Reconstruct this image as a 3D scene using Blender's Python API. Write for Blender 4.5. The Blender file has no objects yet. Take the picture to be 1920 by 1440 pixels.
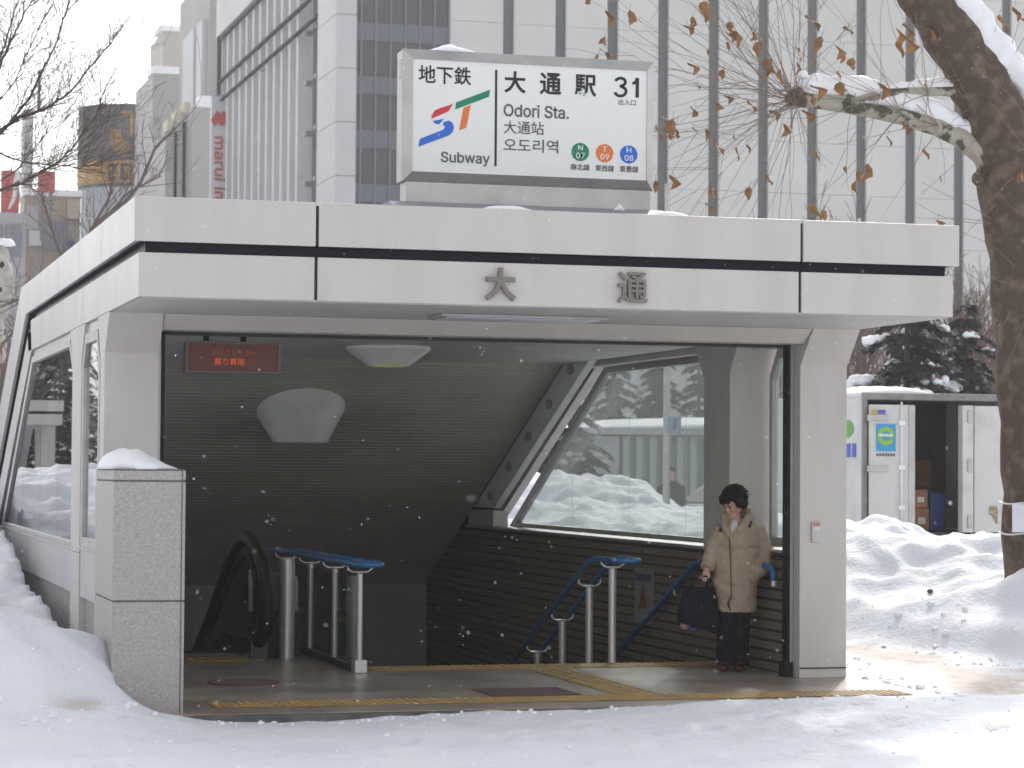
import bpy, bmesh, math, random
import numpy as np
from mathutils import Vector, Matrix

sc = bpy.context.scene
COL = sc.collection
RAD = math.radians

# ------------------------------------------------------------------ camera
FPX, YAW, PITCH, ROLL = 4720.93, 0.27437199, 0.03397149, 0.00715439
CAM = np.array([0.0, 0.0, 1.65])
_F = np.array([math.sin(YAW)*math.cos(PITCH), math.cos(YAW)*math.cos(PITCH), math.sin(PITCH)])
_R0 = np.array([math.cos(YAW), -math.sin(YAW), 0.0])
_U0 = np.cross(_R0, _F)
_R = _R0*math.cos(ROLL)+_U0*math.sin(ROLL)
_U = -_R0*math.sin(ROLL)+_U0*math.cos(ROLL)
cam_d = bpy.data.cameras.new('camera')
cam = bpy.data.objects.new('camera', cam_d)
COL.objects.link(cam)
cam_d.sensor_width = 36.0
cam_d.lens = FPX/1920*36.0
cam_d.clip_start = 0.1
cam_d.clip_end = 4000
cam.matrix_world = Matrix(((_R[0], _U[0], -_F[0], CAM[0]), (_R[1], _U[1], -_F[1], CAM[1]),
                           (_R[2], _U[2], -_F[2], CAM[2]), (0, 0, 0, 1)))
cam_d.dof.use_dof = True
cam_d.dof.focus_distance = 19.0
cam_d.dof.aperture_fstop = 5.6
sc.camera = cam

# ------------------------------------------------------------------ light
SUN_AZ = (0.463, 0.886)            # horizontal direction towards the sun
SUN_EL = RAD(33)
world = bpy.data.worlds.new('World')
sc.world = world
world.use_nodes = True
nt = world.node_tree
for n in list(nt.nodes): nt.nodes.remove(n)
out = nt.nodes.new('ShaderNodeOutputWorld'); bg = nt.nodes.new('ShaderNodeBackground')
sky = nt.nodes.new('ShaderNodeTexSky'); sky.sky_type = 'NISHITA'
sky.sun_disc = False; sky.sun_elevation = SUN_EL
sky.sun_rotation = math.atan2(SUN_AZ[0], SUN_AZ[1])
sky.air_density = 1.0; sky.dust_density = 2.0; sky.ozone_density = 1.0
hs = nt.nodes.new('ShaderNodeHueSaturation'); hs.inputs['Saturation'].default_value = 0.14
nt.links.new(sky.outputs[0], hs.inputs['Color']); nt.links.new(hs.outputs[0], bg.inputs[0])
bg.inputs[1].default_value = 0.15
nt.links.new(bg.outputs[0], out.inputs[0])
sun_d = bpy.data.lights.new('sun', 'SUN'); sun_d.energy = 0.8; sun_d.angle = RAD(2.0); sun_d.color = (1.0, 0.93, 0.84)
sun = bpy.data.objects.new('sun', sun_d); COL.objects.link(sun)
sv = Vector((SUN_AZ[0]*math.cos(SUN_EL), SUN_AZ[1]*math.cos(SUN_EL), math.sin(SUN_EL)))
sun.rotation_euler = sv.to_track_quat('Z', 'Y').to_euler()
vs = sc.view_settings
vs.view_transform = 'Standard'; vs.look = 'None'; vs.gamma = 1; vs.use_curve_mapping = False
vs.exposure = 0.97
sc.cycles.max_bounces = 10; sc.cycles.transparent_max_bounces = 24
sc.cycles.diffuse_bounces = 5; sc.cycles.glossy_bounces = 4

# ------------------------------------------------------------------ helpers
def ray(px, py): return _F+_R*(px-960)/FPX-_U*(py-720)/FPX
def at(px, py, Y):
    d = ray(px, py); return CAM+d*(Y/d[1])
def atX(px, py, X):
    d = ray(px, py); return CAM+d*(X/d[0])
def atZ(px, py, z):
    d = ray(px, py); return CAM+d*((z-1.65)/d[2])
def ppm(p):                                    # metres per source pixel at a point
    return float((np.array(p)-CAM) @ _F)/FPX

def tag(o, label=None, cat=None, group=None, kind=None):
    if label: o['label'] = label
    if cat: o['category'] = cat
    if group: o['group'] = group
    if kind: o['kind'] = kind
    return o

def thing(name, loc, label, cat, group=None):
    o = bpy.data.objects.new(name, None); COL.objects.link(o)
    o.location = Vector([float(v) for v in loc]); o.empty_display_size = 0.2
    return tag(o, label, cat, group)

def adopt(o, parent):
    if parent is not None:
        o.parent = parent
        pm = Matrix.LocRotScale(parent.location, parent.rotation_euler, parent.scale)
        q = parent
        if q.parent is not None: pm = Matrix.Identity(4)      # parts are built in world metres
        o.matrix_parent_inverse = pm.inverted()

class MB:
    def __init__(s): s.v = []; s.f = []; s.mi = []; s.cur = 0
    def add(s, vs_, fs):
        b = len(s.v); s.v += [tuple(float(c) for c in p) for p in vs_]
        s.f += [tuple(b+i for i in f) for f in fs]; s.mi += [s.cur]*len(fs); return s
    def box(s, x0, x1, y0, y1, z0, z1):
        return s.add([(x0,y0,z0),(x1,y0,z0),(x1,y1,z0),(x0,y1,z0),(x0,y0,z1),(x1,y0,z1),(x1,y1,z1),(x0,y1,z1)],
                     [(0,3,2,1),(4,5,6,7),(0,1,5,4),(1,2,6,5),(2,3,7,6),(3,0,4,7)])
    def prism(s, poly, a, b, axis='x'):
        n = len(poly)
        def P(u, w, t):
            return (t,u,w) if axis == 'x' else ((u,t,w) if axis == 'y' else (u,w,t))
        vs_ = [P(u,w,a) for u,w in poly]+[P(u,w,b) for u,w in poly]
        fs = [tuple(range(n))[::-1], tuple(range(n,2*n))]+[(i,(i+1)%n,n+(i+1)%n,n+i) for i in range(n)]
        return s.add(vs_, fs)
    def tube(s, pts, radii, n=8, caps=True, flat=1.0):
        pts = [np.array(p, float) for p in pts]
        if not hasattr(radii, '__len__'): radii = [radii]*len(pts)
        vs_ = []; up = None
        for i, p in enumerate(pts):
            t = pts[min(i+1, len(pts)-1)]-pts[max(i-1, 0)]
            L = np.linalg.norm(t); t = t/L if L > 1e-9 else np.array([0,0,1.0])
            if up is None:
                up = np.array([0,0,1.0]) if abs(t[2]) < 0.9 else np.array([0,1.0,0])
            a = np.cross(t, up); a /= max(np.linalg.norm(a), 1e-9); b = np.cross(a, t); up = b
            for k in range(n):
                w = 2*math.pi*k/n
                vs_.append(p+a*math.cos(w)*radii[i]+b*math.sin(w)*radii[i]*flat)
        fs = []
        for i in range(len(pts)-1):
            for k in range(n):
                fs.append((i*n+k, i*n+(k+1)%n, (i+1)*n+(k+1)%n, (i+1)*n+k))
        if caps:
            fs.append(tuple(range(n))[::-1]); fs.append(tuple(range((len(pts)-1)*n, len(pts)*n)))
        return s.add(vs_, fs)
    def lathe(s, prof, c, n=24, sx=1, sy=1, cap=True):
        vs_ = []
        for r, z in prof:
            for k in range(n):
                w = 2*math.pi*k/n; vs_.append((c[0]+r*sx*math.cos(w), c[1]+r*sy*math.sin(w), c[2]+z))
        fs = []
        for i in range(len(prof)-1):
            for k in range(n): fs.append((i*n+k, i*n+(k+1)%n, (i+1)*n+(k+1)%n, (i+1)*n+k))
        if cap:
            fs.append(tuple(range(n))[::-1]); fs.append(tuple(range((len(prof)-1)*n, len(prof)*n)))
        return s.add(vs_, fs)
    def ball(s, c, r, n=12, m=8):
        if not hasattr(r, '__len__'): r = (r, r, r)
        vs_ = [(c[0],c[1],c[2]-r[2])]
        for i in range(1, m):
            t = math.pi*i/m
            for k in range(n):
                w = 2*math.pi*k/n
                vs_.append((c[0]+r[0]*math.sin(t)*math.cos(w), c[1]+r[1]*math.sin(t)*math.sin(w), c[2]-r[2]*math.cos(t)))
        vs_.append((c[0],c[1],c[2]+r[2])); fs = []
        for k in range(n):
            fs.append((0, 1+(k+1)%n, 1+k))
            e = 1+(m-2)*n; fs.append((e+k, e+(k+1)%n, len(vs_)-1))
        for i in range(m-2):
            for k in range(n):
                a = 1+i*n; fs.append((a+k, a+(k+1)%n, a+n+(k+1)%n, a+n+k))
        return s.add(vs_, fs)
    def build(s, name, mat, parent=None, smooth=False, bevel=0.0, autosmooth=None):
        me = bpy.data.meshes.new(name); me.from_pydata(s.v, [], s.f); me.update()
        for m in (mat if isinstance(mat, (list, tuple)) else [mat]): me.materials.append(m)
        if isinstance(mat, (list, tuple)): me.polygons.foreach_set('material_index', s.mi)
        bm = bmesh.new(); bm.from_mesh(me); bmesh.ops.recalc_face_normals(bm, faces=bm.faces); bm.to_mesh(me); bm.free()
        if smooth: me.polygons.foreach_set('use_smooth', [True]*len(me.polygons))
        if autosmooth and smooth: me.set_sharp_from_angle(angle=RAD(autosmooth))
        o = bpy.data.objects.new(name, me); COL.objects.link(o)
        adopt(o, parent)
        if bevel:
            b = o.modifiers.new('bevel', 'BEVEL'); b.width = bevel; b.segments = 2; b.limit_method = 'ANGLE'
        return o

def baked(o):                                  # freeze modifiers into the mesh
    dg = bpy.context.evaluated_depsgraph_get(); dg.update()
    me = bpy.data.meshes.new_from_object(o.evaluated_get(dg), depsgraph=dg)
    o.modifiers.clear(); o.data = me
    return o

# value noise -----------------------------------------------------------
_rng = np.random.default_rng(7)
_lat = _rng.random((256, 256))
def vnoise(x, y):
    xi = np.floor(x).astype(int); yi = np.floor(y).astype(int); u = x-xi; v = y-yi
    u = u*u*(3-2*u); v = v*v*(3-2*v)
    g = lambda a, b: _lat[a % 256, b % 256]
    return (g(xi,yi)*(1-u)+g(xi+1,yi)*u)*(1-v)+(g(xi,yi+1)*(1-u)+g(xi+1,yi+1)*u)*v-0.5
def fbm(x, y, o=4):
    r = 0; a = 1.0
    for k in range(o): r = r+a*vnoise(x*2**k+17.3*k, y*2**k+5.1*k); a *= 0.5
    return r

# ------------------------------------------------------------------ materials
def mat(name, c, rough=0.5, metal=0.0, c2=None, scale=6.0, detail=4.0, bump=0.0, bscale=None, spec=0.5,
        stretch=None, emit=0.0, lo=0.35, hi=0.65, coat=0.0):
    m = bpy.data.materials.new(name); m.use_nodes = True; t = m.node_tree; b = t.nodes['Principled BSDF']
    b.inputs['Base Color'].default_value = (*c, 1); b.inputs['Roughness'].default_value = rough
    b.inputs['Metallic'].default_value = metal; b.inputs['Specular IOR Level'].default_value = spec
    if coat: b.inputs['Coat Weight'].default_value = coat; b.inputs['Coat Roughness'].default_value = 0.15
    if emit:
        b.inputs['Emission Color'].default_value = (*c, 1); b.inputs['Emission Strength'].default_value = emit
    tc = t.nodes.new('ShaderNodeTexCoord'); src = tc.outputs['Object']
    if stretch:
        mp = t.nodes.new('ShaderNodeMapping'); mp.inputs['Scale'].default_value = stretch
        t.links.new(src, mp.inputs['Vector']); src = mp.outputs[0]
    if c2 is not None:
        nz = t.nodes.new('ShaderNodeTexNoise'); nz.inputs['Scale'].default_value = scale; nz.inputs['Detail'].default_value = detail
        t.links.new(src, nz.inputs['Vector'])
        mr = t.nodes.new('ShaderNodeMapRange'); mr.inputs['From Min'].default_value = lo; mr.inputs['From Max'].default_value = hi
        t.links.new(nz.outputs[0], mr.inputs['Value'])
        mx = t.nodes.new('ShaderNodeMix'); mx.data_type = 'RGBA'
        mx.inputs[6].default_value = (*c, 1); mx.inputs[7].default_value = (*c2, 1)
        t.links.new(mr.outputs[0], mx.inputs[0]); t.links.new(mx.outputs[2], b.inputs['Base Color'])
    if bump:
        nb = t.nodes.new('ShaderNodeTexNoise'); nb.inputs['Scale'].default_value = bscale or scale*3; nb.inputs['Detail'].default_value = 5
        t.links.new(src, nb.inputs['Vector'])
        bp = t.nodes.new('ShaderNodeBump'); bp.inputs['Strength'].default_value = bump; bp.inputs['Distance'].default_value = 0.02
        t.links.new(nb.outputs[0], bp.inputs['Height']); t.links.new(bp.outputs[0], b.inputs['Normal'])
    return m

def glass(name, tint=(0.9, 0.97, 0.95), f0=0.04, dust=0.0):
    m = bpy.data.materials.new(name); m.use_nodes = True; t = m.node_tree
    for n in list(t.nodes): t.nodes.remove(n)
    o = t.nodes.new('ShaderNodeOutputMaterial'); mx = t.nodes.new('ShaderNodeMixShader')
    tr = t.nodes.new('ShaderNodeBsdfTransparent'); tr.inputs[0].default_value = (*tint, 1)
    gl = t.nodes.new('ShaderNodeBsdfGlossy'); gl.inputs['Roughness'].default_value = 0.0
    lw = t.nodes.new('ShaderNodeLayerWeight'); lw.inputs['Blend'].default_value = 0.5
    pw = t.nodes.new('ShaderNodeMath'); pw.operation = 'POWER'; pw.inputs[1].default_value = 5.0
    mr = t.nodes.new('ShaderNodeMapRange'); mr.inputs['To Min'].default_value = f0; mr.inputs['To Max'].default_value = 1.0
    t.links.new(lw.outputs['Facing'], pw.inputs[0]); t.links.new(pw.outputs[0], mr.inputs['Value'])
    t.links.new(mr.outputs[0], mx.inputs[0]); t.links.new(tr.outputs[0], mx.inputs[1]); t.links.new(gl.outputs[0], mx.inputs[2])
    if dust:
        df = t.nodes.new('ShaderNodeBsdfDiffuse'); df.inputs[0].default_value = (0.75,0.77,0.76,1)
        tl = t.nodes.new('ShaderNodeBsdfTranslucent'); tl.inputs[0].default_value = (0.75,0.77,0.76,1)
        m1 = t.nodes.new('ShaderNodeMixShader'); m1.inputs[0].default_value = 0.5
        t.links.new(df.outputs[0], m1.inputs[1]); t.links.new(tl.outputs[0], m1.inputs[2])
        m2 = t.nodes.new('ShaderNodeMixShader'); m2.inputs[0].default_value = dust
        t.links.new(mx.outputs[0], m2.inputs[1]); t.links.new(m1.outputs[0], m2.inputs[2]); mx = m2
    t.links.new(mx.outputs[0], o.inputs[0]); return m

def brickmat(name, c, c2, mortar, w, h, rough=0.8, gap=0.012, bump=0.4):
    m = mat(name, c, rough); t = m.node_tree; b = t.nodes['Principled BSDF']
    tc = t.nodes.new('ShaderNodeTexCoord'); mp = t.nodes.new('ShaderNodeMapping'); mp.inputs['Rotation'].default_value = (RAD(90), 0, RAD(90))
    sx = t.nodes.new('ShaderNodeSeparateXYZ'); cx = t.nodes.new('ShaderNodeCombineXYZ')
    t.links.new(tc.outputs['Object'], sx.inputs[0]); t.links.new(sx.outputs['Y'], cx.inputs['X']); t.links.new(sx.outputs['Z'], cx.inputs['Y'])
    br = t.nodes.new('ShaderNodeTexBrick'); br.inputs['Scale'].default_value = 1.0
    br.inputs['Color1'].default_value = (*c, 1); br.inputs['Color2'].default_value = (*c2, 1); br.inputs['Mortar'].default_value = (*mortar, 1)
    br.inputs['Mortar Size'].default_value = gap; br.inputs['Brick Width'].default_value = w; br.inputs['Row Height'].default_value = h
    t.links.new(cx.outputs[0], br.inputs['Vector']); t.links.new(br.outputs['Color'], b.inputs['Base Color'])
    bp = t.nodes.new('ShaderNodeBump'); bp.inputs['Strength'].default_value = bump; bp.inputs['Distance'].default_value = 0.01; bp.invert = True
    t.links.new(br.outputs['Fac'], bp.inputs['Height']); t.links.new(bp.outputs[0], b.inputs['Normal']); return m

M = {}
M['enamel'] = mat('enamel', (0.555,0.532,0.50), 0.40, c2=(0.50,0.475,0.44), scale=2.2, detail=6, bump=0.03, bscale=2.5, stretch=(2.2,2.2,0.35), lo=0.42, hi=0.85)
M['column'] = mat('column_paint', (0.54,0.515,0.48), 0.45, c2=(0.48,0.455,0.42), scale=2.4, detail=6, bump=0.05, bscale=60, stretch=(2,2,0.5), lo=0.42, hi=0.85)
M['side_enamel'] = mat('side_enamel', (0.50,0.49,0.49), 0.28, c2=(0.43,0.42,0.425), scale=2.0, bump=0.03, bscale=3, stretch=(1,1,0.4))
M['core'] = mat('dark_core', (0.03,0.03,0.032), 0.7)
M['band'] = mat('dark_band', (0.008,0.010,0.017), 0.3, spec=0.12)
M['soffit'] = mat('soffit_paint', (0.52,0.51,0.49), 0.5, c2=(0.46,0.45,0.43), scale=1.2)
M['ceiling'] = mat('ceiling_paint', (0.62,0.61,0.58), 0.5, c2=(0.54,0.53,0.50), scale=1.5)
M['slat'] = mat('slat_paint', (0.58,0.53,0.47), 0.5, c2=(0.50,0.455,0.40), scale=1.5)
M['brick'] = brickmat('brown_brick', (0.185,0.145,0.108), (0.14,0.112,0.083), (0.034,0.028,0.022), 2.4, 0.085)
M['endwall'] = mat('end_wall_paint', (0.34,0.335,0.33), 0.6, c2=(0.28,0.275,0.27), scale=1.0)
M['granite'] = mat('granite', (0.45,0.42,0.40), 0.45, c2=(0.24,0.225,0.22), scale=95, detail=3, bump=0.05, bscale=150, lo=0.35, hi=0.85)
M['granite_cap'] = mat('granite_joint', (0.12,0.115,0.11), 0.7)
M['steel'] = mat('stainless_steel', (0.62,0.60,0.585), 0.38, 0.55, c2=(0.54,0.525,0.51), scale=3, stretch=(8,8,0.5))
M['alu'] = mat('aluminium', (0.50,0.49,0.48), 0.42, 0.6, c2=(0.42,0.41,0.40), scale=4)
M['letter'] = mat('letter_bronze', (0.20,0.175,0.16), 0.5, 0.3)
M['black'] = mat('black_rubber', (0.010,0.010,0.012), 0.6, spec=0.25)
M['blue'] = mat('blue_plastic', (0.018,0.125,0.31), 0.4)
M['pane'] = glass('window_glass', (0.86,0.90,0.89), dust=0.12)
M['pane_side'] = glass('side_window_glass', (0.86,0.90,0.90), 0.14)
M['floor'] = mat('floor_concrete', (0.40,0.33,0.275), 0.30, c2=(0.21,0.175,0.15), scale=1.7, bump=0.15, bscale=14, detail=8)
M['kerb'] = mat('kerb_granite', (0.36,0.35,0.34), 0.6, c2=(0.24,0.235,0.23), scale=25)
M['wet'] = mat('wet_kerb', (0.12,0.115,0.11), 0.35, c2=(0.06,0.058,0.056), scale=7)
M['yellow'] = mat('tactile_yellow', (0.44,0.28,0.085), 0.6, c2=(0.30,0.20,0.085), scale=4, bump=0.1)
M['mat_brown'] = mat('brown_mat', (0.12,0.06,0.05), 0.8, c2=(0.08,0.045,0.04), scale=6)
M['snow'] = mat('snow', (0.86,0.87,0.90), 0.65, c2=(0.80,0.81,0.85), scale=1.2, bump=0.45, bscale=9, spec=0.25)
M['snow_clean'] = mat('clean_snow', (0.88,0.89,0.92), 0.6, bump=0.35, bscale=25, spec=0.25)
M['bark'] = mat('plane_bark', (0.100,0.072,0.058), 0.9, c2=(0.21,0.165,0.12), scale=7, detail=14, bump=1.0, bscale=22, lo=0.46, hi=0.76, spec=0.2)
M['bark_light'] = mat('mottled_bark', (0.40,0.37,0.30), 0.8, c2=(0.085,0.078,0.06), scale=6, detail=6, bump=0.4, bscale=20, lo=0.52, hi=0.58)
M['twig'] = mat('twig', (0.24,0.19,0.145), 0.8)
M['twig_far'] = mat('far_twig', (0.14,0.105,0.09), 0.9)
M['twig_dark'] = mat('dark_twig', (0.11,0.09,0.08), 0.9)
M['leaf'] = mat('dead_leaf', (0.34,0.16,0.05), 0.7, c2=(0.19,0.10,0.04), scale=9, bump=0.3)
M['white'] = mat('white_paint', (0.78,0.78,0.78), 0.4)
M['ink'] = mat('black_ink', (0.012,0.012,0.014), 0.5)
M['ink_grey'] = mat('grey_ink', (0.10,0.10,0.10), 0.5)

# text --------------------------------------------------------------------
_LATIN = None
try:                                               # Blender's own interface face, if this build carries it
    import os
    _fp = os.path.join(bpy.utils.system_resource('DATAFILES'), 'fonts', 'Inter.woff2')
    if os.path.exists(_fp): _LATIN = bpy.data.fonts.load(_fp)
except Exception: _LATIN = None
def text(body, box, Y, m, name, parent, depth=0.004, bold=0.0, keep=False, axis=None):
    """lettering on a plane; box = x0,x1,z0,z1 in metres, facing -Y; axis: (origin, ex, ez, en) for other planes"""
    cu = bpy.data.curves.new('lettering', 'FONT'); cu.body = body; cu.offset = bold
    if _LATIN is not None and all(ord(c) < 128 for c in body): cu.font = _LATIN; cu.offset = min(bold, 0.012)
    cu.extrude = 0.5; cu.resolution_u = 4
    o = bpy.data.objects.new('lettering', cu); COL.objects.link(o)
    dg = bpy.context.evaluated_depsgraph_get(); dg.update()
    me = bpy.data.meshes.new_from_object(o.evaluated_get(dg), depsgraph=dg)
    COL.objects.unlink(o); bpy.data.objects.remove(o); bpy.data.curves.remove(cu)
    co = np.zeros(len(me.vertices)*3); me.vertices.foreach_get('co', co); co = co.reshape(-1, 3)
    mn = co.min(0); mxx = co.max(0); x0, x1, z0, z1 = box
    sx = (x1-x0)/(mxx[0]-mn[0]); sz = (z1-z0)/(mxx[1]-mn[1])
    if keep: sx = sz = min(sx, sz)
    u = x0+(co[:,0]-mn[0])*sx; w = z0+(co[:,1]-mn[1])*sz; d = (co[:,2]-mn[2])/(mxx[2]-mn[2])*depth
    if axis is None: P = np.stack([u, Y-d, w], 1)
    else:
        o_, ex, ez, en = [np.array(v, float) for v in axis]
        P = o_+u[:,None]*ex+w[:,None]*ez+d[:,None]*en
    me.vertices.foreach_set('co', P.ravel()); me.update(); me.materials.clear(); me.materials.append(m)
    me.name = name
    ob = bpy.data.objects.new(name, me); COL.objects.link(ob); adopt(ob, parent); return ob

def dup(root, off, label=None, group=None, rotz=None):
    r = root.copy(); COL.objects.link(r); r.location = root.location+Vector(off)
    if rotz is not None: r.rotation_euler.z = rotz
    if label: r['label'] = label
    if group: r['group'] = group
    for ch in list(root.children):
        c = ch.copy(); COL.objects.link(c); c.parent = r; c.matrix_parent_inverse = ch.matrix_parent_inverse.copy()
        for g in ch.children:
            d = g.copy(); COL.objects.link(d); d.parent = c; d.matrix_parent_inverse = g.matrix_parent_inverse.copy()
    return r

# ================================================================== the subway entrance shelter
X0, X1, YF, YC = 2.147, 8.098, 16.86, 18.80        # outer sides, fascia front, column front
ZS, ZL, ZU, ZT = 2.79, 3.088, 3.16, 3.46           # soffit, lower fascia top, upper fascia bottom, top
SL = 0.43                                          # slope of the falling rear part
MX = lambda x: X0+X1-x
sh = thing('subway_entrance', (5.12, 18.8, 0), 'white enamel subway entrance shelter with a flat canopy and dark stairwell below', 'subway entrance')
YE = 33.0
def slope(y0, z0, y): return z0-SL*(y-y0)
# structural core (dark, shows only in the joints)
c = MB(); c.prism([(16.86,3.175),(16.86,3.44),(25.93,3.44),(YE,slope(25.93,3.44,YE)),(YE,slope(25.35,3.175,YE)),(25.35,3.175)], X0+0.0, X1-0.0)
c.build('roof_core', M['core'], sh)
c = MB(); c.prism([(16.885,2.80),(16.885,ZL-0.012),(25.17,ZL-0.012),(YE,slope(25.17,ZL-0.012,YE)),(YE,slope(25.40,2.835,YE)),(25.40,2.80)], X0+0.025, X1-0.025)
c.build('canopy_core', M['core'], sh)
b = MB(); b.prism([(16.9,ZL-0.012),(16.9,3.175),(25.35,3.175),(YE,slope(25.35,3.175,YE)),(YE,slope(25.17,ZL-0.012,YE)),(25.17,ZL-0.012)], X0+0.045, X1-0.045)
b.build('dark_band', M['band'], sh)
g = 0.011
xs = [X0-0.035, 3.352, 6.896, X1+0.035]
for i in range(3):
    a = xs[i]+(g if i else 0); e = xs[i+1]-(g if i < 2 else 0)
    MB().box(a, e, 16.825, 16.858, ZU, ZT).build('fascia_panel', M['enamel'], sh, bevel=0.004)
xs = [X0, 3.352, 6.896, X1]
for i in range(3):
    a = xs[i]+(g if i else 0); e = xs[i+1]-(g if i < 2 else 0)
    MB().box(a, e, YF, 16.883, ZS, ZL).build('fascia_panel', M['enamel'], sh, bevel=0.004)
# side panels of the roof edge, both sides, and the falling rear edge
ys = [16.862, 18.75, 20.4, 22.05, 23.7, 25.33]
for left in (True, False):
    def X(a, b_): return (a, b_) if left else (MX(b_), MX(a))
    for i in range(len(ys)-1):
        e = 0.007
        xa = X(X0-0.035, X0-0.002)
        y1 = ys[i+1]-e
        if i < len(ys)-2: MB().box(xa[0], xa[1], ys[i]+e*(i > 0), y1, ZU, ZT).build('side_panel', M['side_enamel'], sh, bevel=0.003)
        else: MB().prism([(ys[i]+e,ZU),(ys[i]+e,ZT),(25.93,ZT),(25.35,ZU)], *xa).build('side_panel', M['side_enamel'], sh, bevel=0.003)
        xa = X(X0, X0+0.023)
        if i < len(ys)-2: MB().box(xa[0], xa[1], ys[i]+0.025*(i == 0)+e*(i > 0), y1, ZS-0.0, ZL).build('side_panel', M['side_enamel'], sh, bevel=0.003)
        else: MB().prism([(ys[i]+e,ZS),(ys[i]+e,ZL),(25.17,ZL),(25.5,ZL-SL*0.33),(25.4,ZS)], *xa).build('side_panel', M['side_enamel'], sh, bevel=0.003)
    xa = X(X0-0.035, X0-0.002)
    MB().prism([(25.355,ZU),(25.936,ZT),(YE,slope(25.93,ZT,YE)),(YE,slope(25.35,ZU,YE))], *xa).build('sloping_edge', M['side_enamel'], sh, bevel=0.003)
    xa = X(X0+0.0, X0+0.10)
    MB().prism([(25.18,ZL-0.004),(YE,slope(25.17,ZL-0.004,YE)),(YE,slope(24.85,2.79,YE)),(25.05,2.79)], *xa).build('sloping_frame', M['alu'], sh, bevel=0.003)
    # columns: front (bends forward at the top) and inner, Y-shaped
    def colpoly(yf, yr, ft, rt): return [(yf,0),(yf,2.5),(yf-ft,ZS-0.002),(yr+rt,ZS-0.002),(yr,2.46),(yr,0)]
    xa = X(X0, X0+0.405)
    MB().prism(colpoly(18.80, 19.06, 0.27, 0.22), *xa).build('column', M['column'], sh, bevel=0.006)
    p = colpoly(20.42, 21.07, 0.22, 0.27); p[0] = (20.42,0.956); p[-1] = (21.07,0.956)
    MB().prism(p, *X(X0-0.0, X0+0.395)).build('column', M['column'], sh, bevel=0.006)
    MB().box(*X(X0-0.0, X0+0.30), 20.42, 21.07, -0.3, 0.954).build('column_foot', M['column'], sh, bevel=0.006)
    # spandrel between canopy and windows
    MB().prism([(19.1,2.70),(19.1,ZS-0.004),(20.6,ZS-0.004),(20.6,2.70)], *X(X0+0.03, X0+0.25)).build('window_header', M['side_enamel'], sh)
    MB().prism([(20.9,2.72),(20.9,ZS-0.004),(25.3,ZS-0.004),(25.45,2.72)], *X(X0+0.03, X0+0.25)).build('window_header', M['side_enamel'], sh)
    # walls under the sill
    MB().box(*X(X0+0.01, X0+0.05), 19.07, 20.40, 0.61, 0.985).build('sill_panel', M['side_enamel'], sh, bevel=0.003)
    yy = [21.09, 23.0, 25.0, 27.0, 29.0, 31.4]
    for i in range(5):
        MB().box(*X(X0+0.01, X0+0.05), yy[i]+0.006, yy[i+1]-0.006, 0.61, 0.985).build('sill_panel', M['side_enamel'], sh, bevel=0.003)
    MB().box(*X(X0+0.302, X0+0.36), 19.07, 31.4, -0.4, 0.93).build('lining_backing', M['core'], sh)
    for ya_, yb_ in ((19.07,20.415),(21.075,31.4)): MB().box(*X(X0+0.052, X0+0.30), ya_, yb_, -0.4, 0.93).build('base_wall', M['kerb'], sh)
    MB().box(*X(X0+0.0, X0+0.40), 19.07, 20.41, 0.985, 1.01).build('window_sill', M['alu'], sh, bevel=0.003)
    MB().box(*X(X0+0.0, X0+0.40), 21.08, 29.4, 0.955, 0.985).build('window_sill', M['alu'], sh, bevel=0.003)
    # windows
    gx = X0+0.032
    pm = M['pane_side'] if left else M['pane']
    w = MB()
    fr = [(19.14,1.012),(20.34,1.012),(20.34,2.47),(20.16,2.70),(19.33,2.70),(19.14,2.47)]
    inn = [(19.22,1.09),(20.27,1.09),(20.27,2.44),(20.12,2.62),(19.37,2.62),(19.22,2.44)]
    for i in range(6):
        j = (i+1) % 6; w.prism([fr[i],fr[j],inn[j],inn[i]], *X(gx-0.03, gx+0.03))
    wf = w.build('window_frame', M['alu'], sh, bevel=0.003)
    MB().prism(inn, *X(gx-0.005, gx+0.005)).build('window_pane', pm, wf)
    w = MB()
    fr = [(21.09,0.987),(28.62,0.987),(25.02,2.72),(21.37,2.72),(21.09,2.47)]
    inn = [(21.12,1.03),(28.30,1.03),(24.93,2.66),(21.42,2.66),(21.12,2.44)]
    for i in range(5):
        j = (i+1) % 5; w.prism([fr[i],fr[j],inn[j],inn[i]], *X(gx-0.03, gx+0.03))
    wf = w.build('window_frame', M['alu'], sh, bevel=0.003)
    cuts = [21.12, 22.55, 24.25, 26.2, 28.30]
    for i in range(4):
        y0, y1 = cuts[i]+0.004*(i > 0), cuts[i+1]-0.004*(i < 3)
        def ztop(y): return 2.66 if y <= 24.93 else 2.66-(y-24.93)*(1.63/3.37)
        if i == 0: poly = [(21.12,1.03),(y1,1.03),(y1,2.66),(21.42,2.66),(21.12,2.44)]
        else:
            poly = [(y0,1.03),(y1,1.03)]
            if ztop(y1) > 1.05: poly.append((y1,ztop(y1)))
            if y0 < 24.93 < y1: poly.append((24.93,2.66))
            poly.append((y0,ztop(y0)))
        MB().prism(poly, *X(gx-0.005, gx+0.005)).build('window_pane', pm, wf)
    # inside: sloping stringer with round caps along the rear edge of the window
    st = MB().prism([(24.50,2.775),(25.40,2.775),(29.05,1.20),(28.15,1.20)], *X(X0+0.30, X0+0.385)).build('stringer', M['white'], sh, bevel=0.006)
    for k in range(5):
        t = 0.05+k*0.215; yk = 24.95+t*3.65; zk = 2.775-t*1.575
        xk = X(X0+0.385, X0+0.40)
        m_ = MB(); ring = [(yk+0.11*math.cos(a*math.pi/8), zk+0.055*math.sin(a*math.pi/8)) for a in range(16)]
        m_.prism(ring, *xk); m_.build('round_cap', M['alu'], st)
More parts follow.
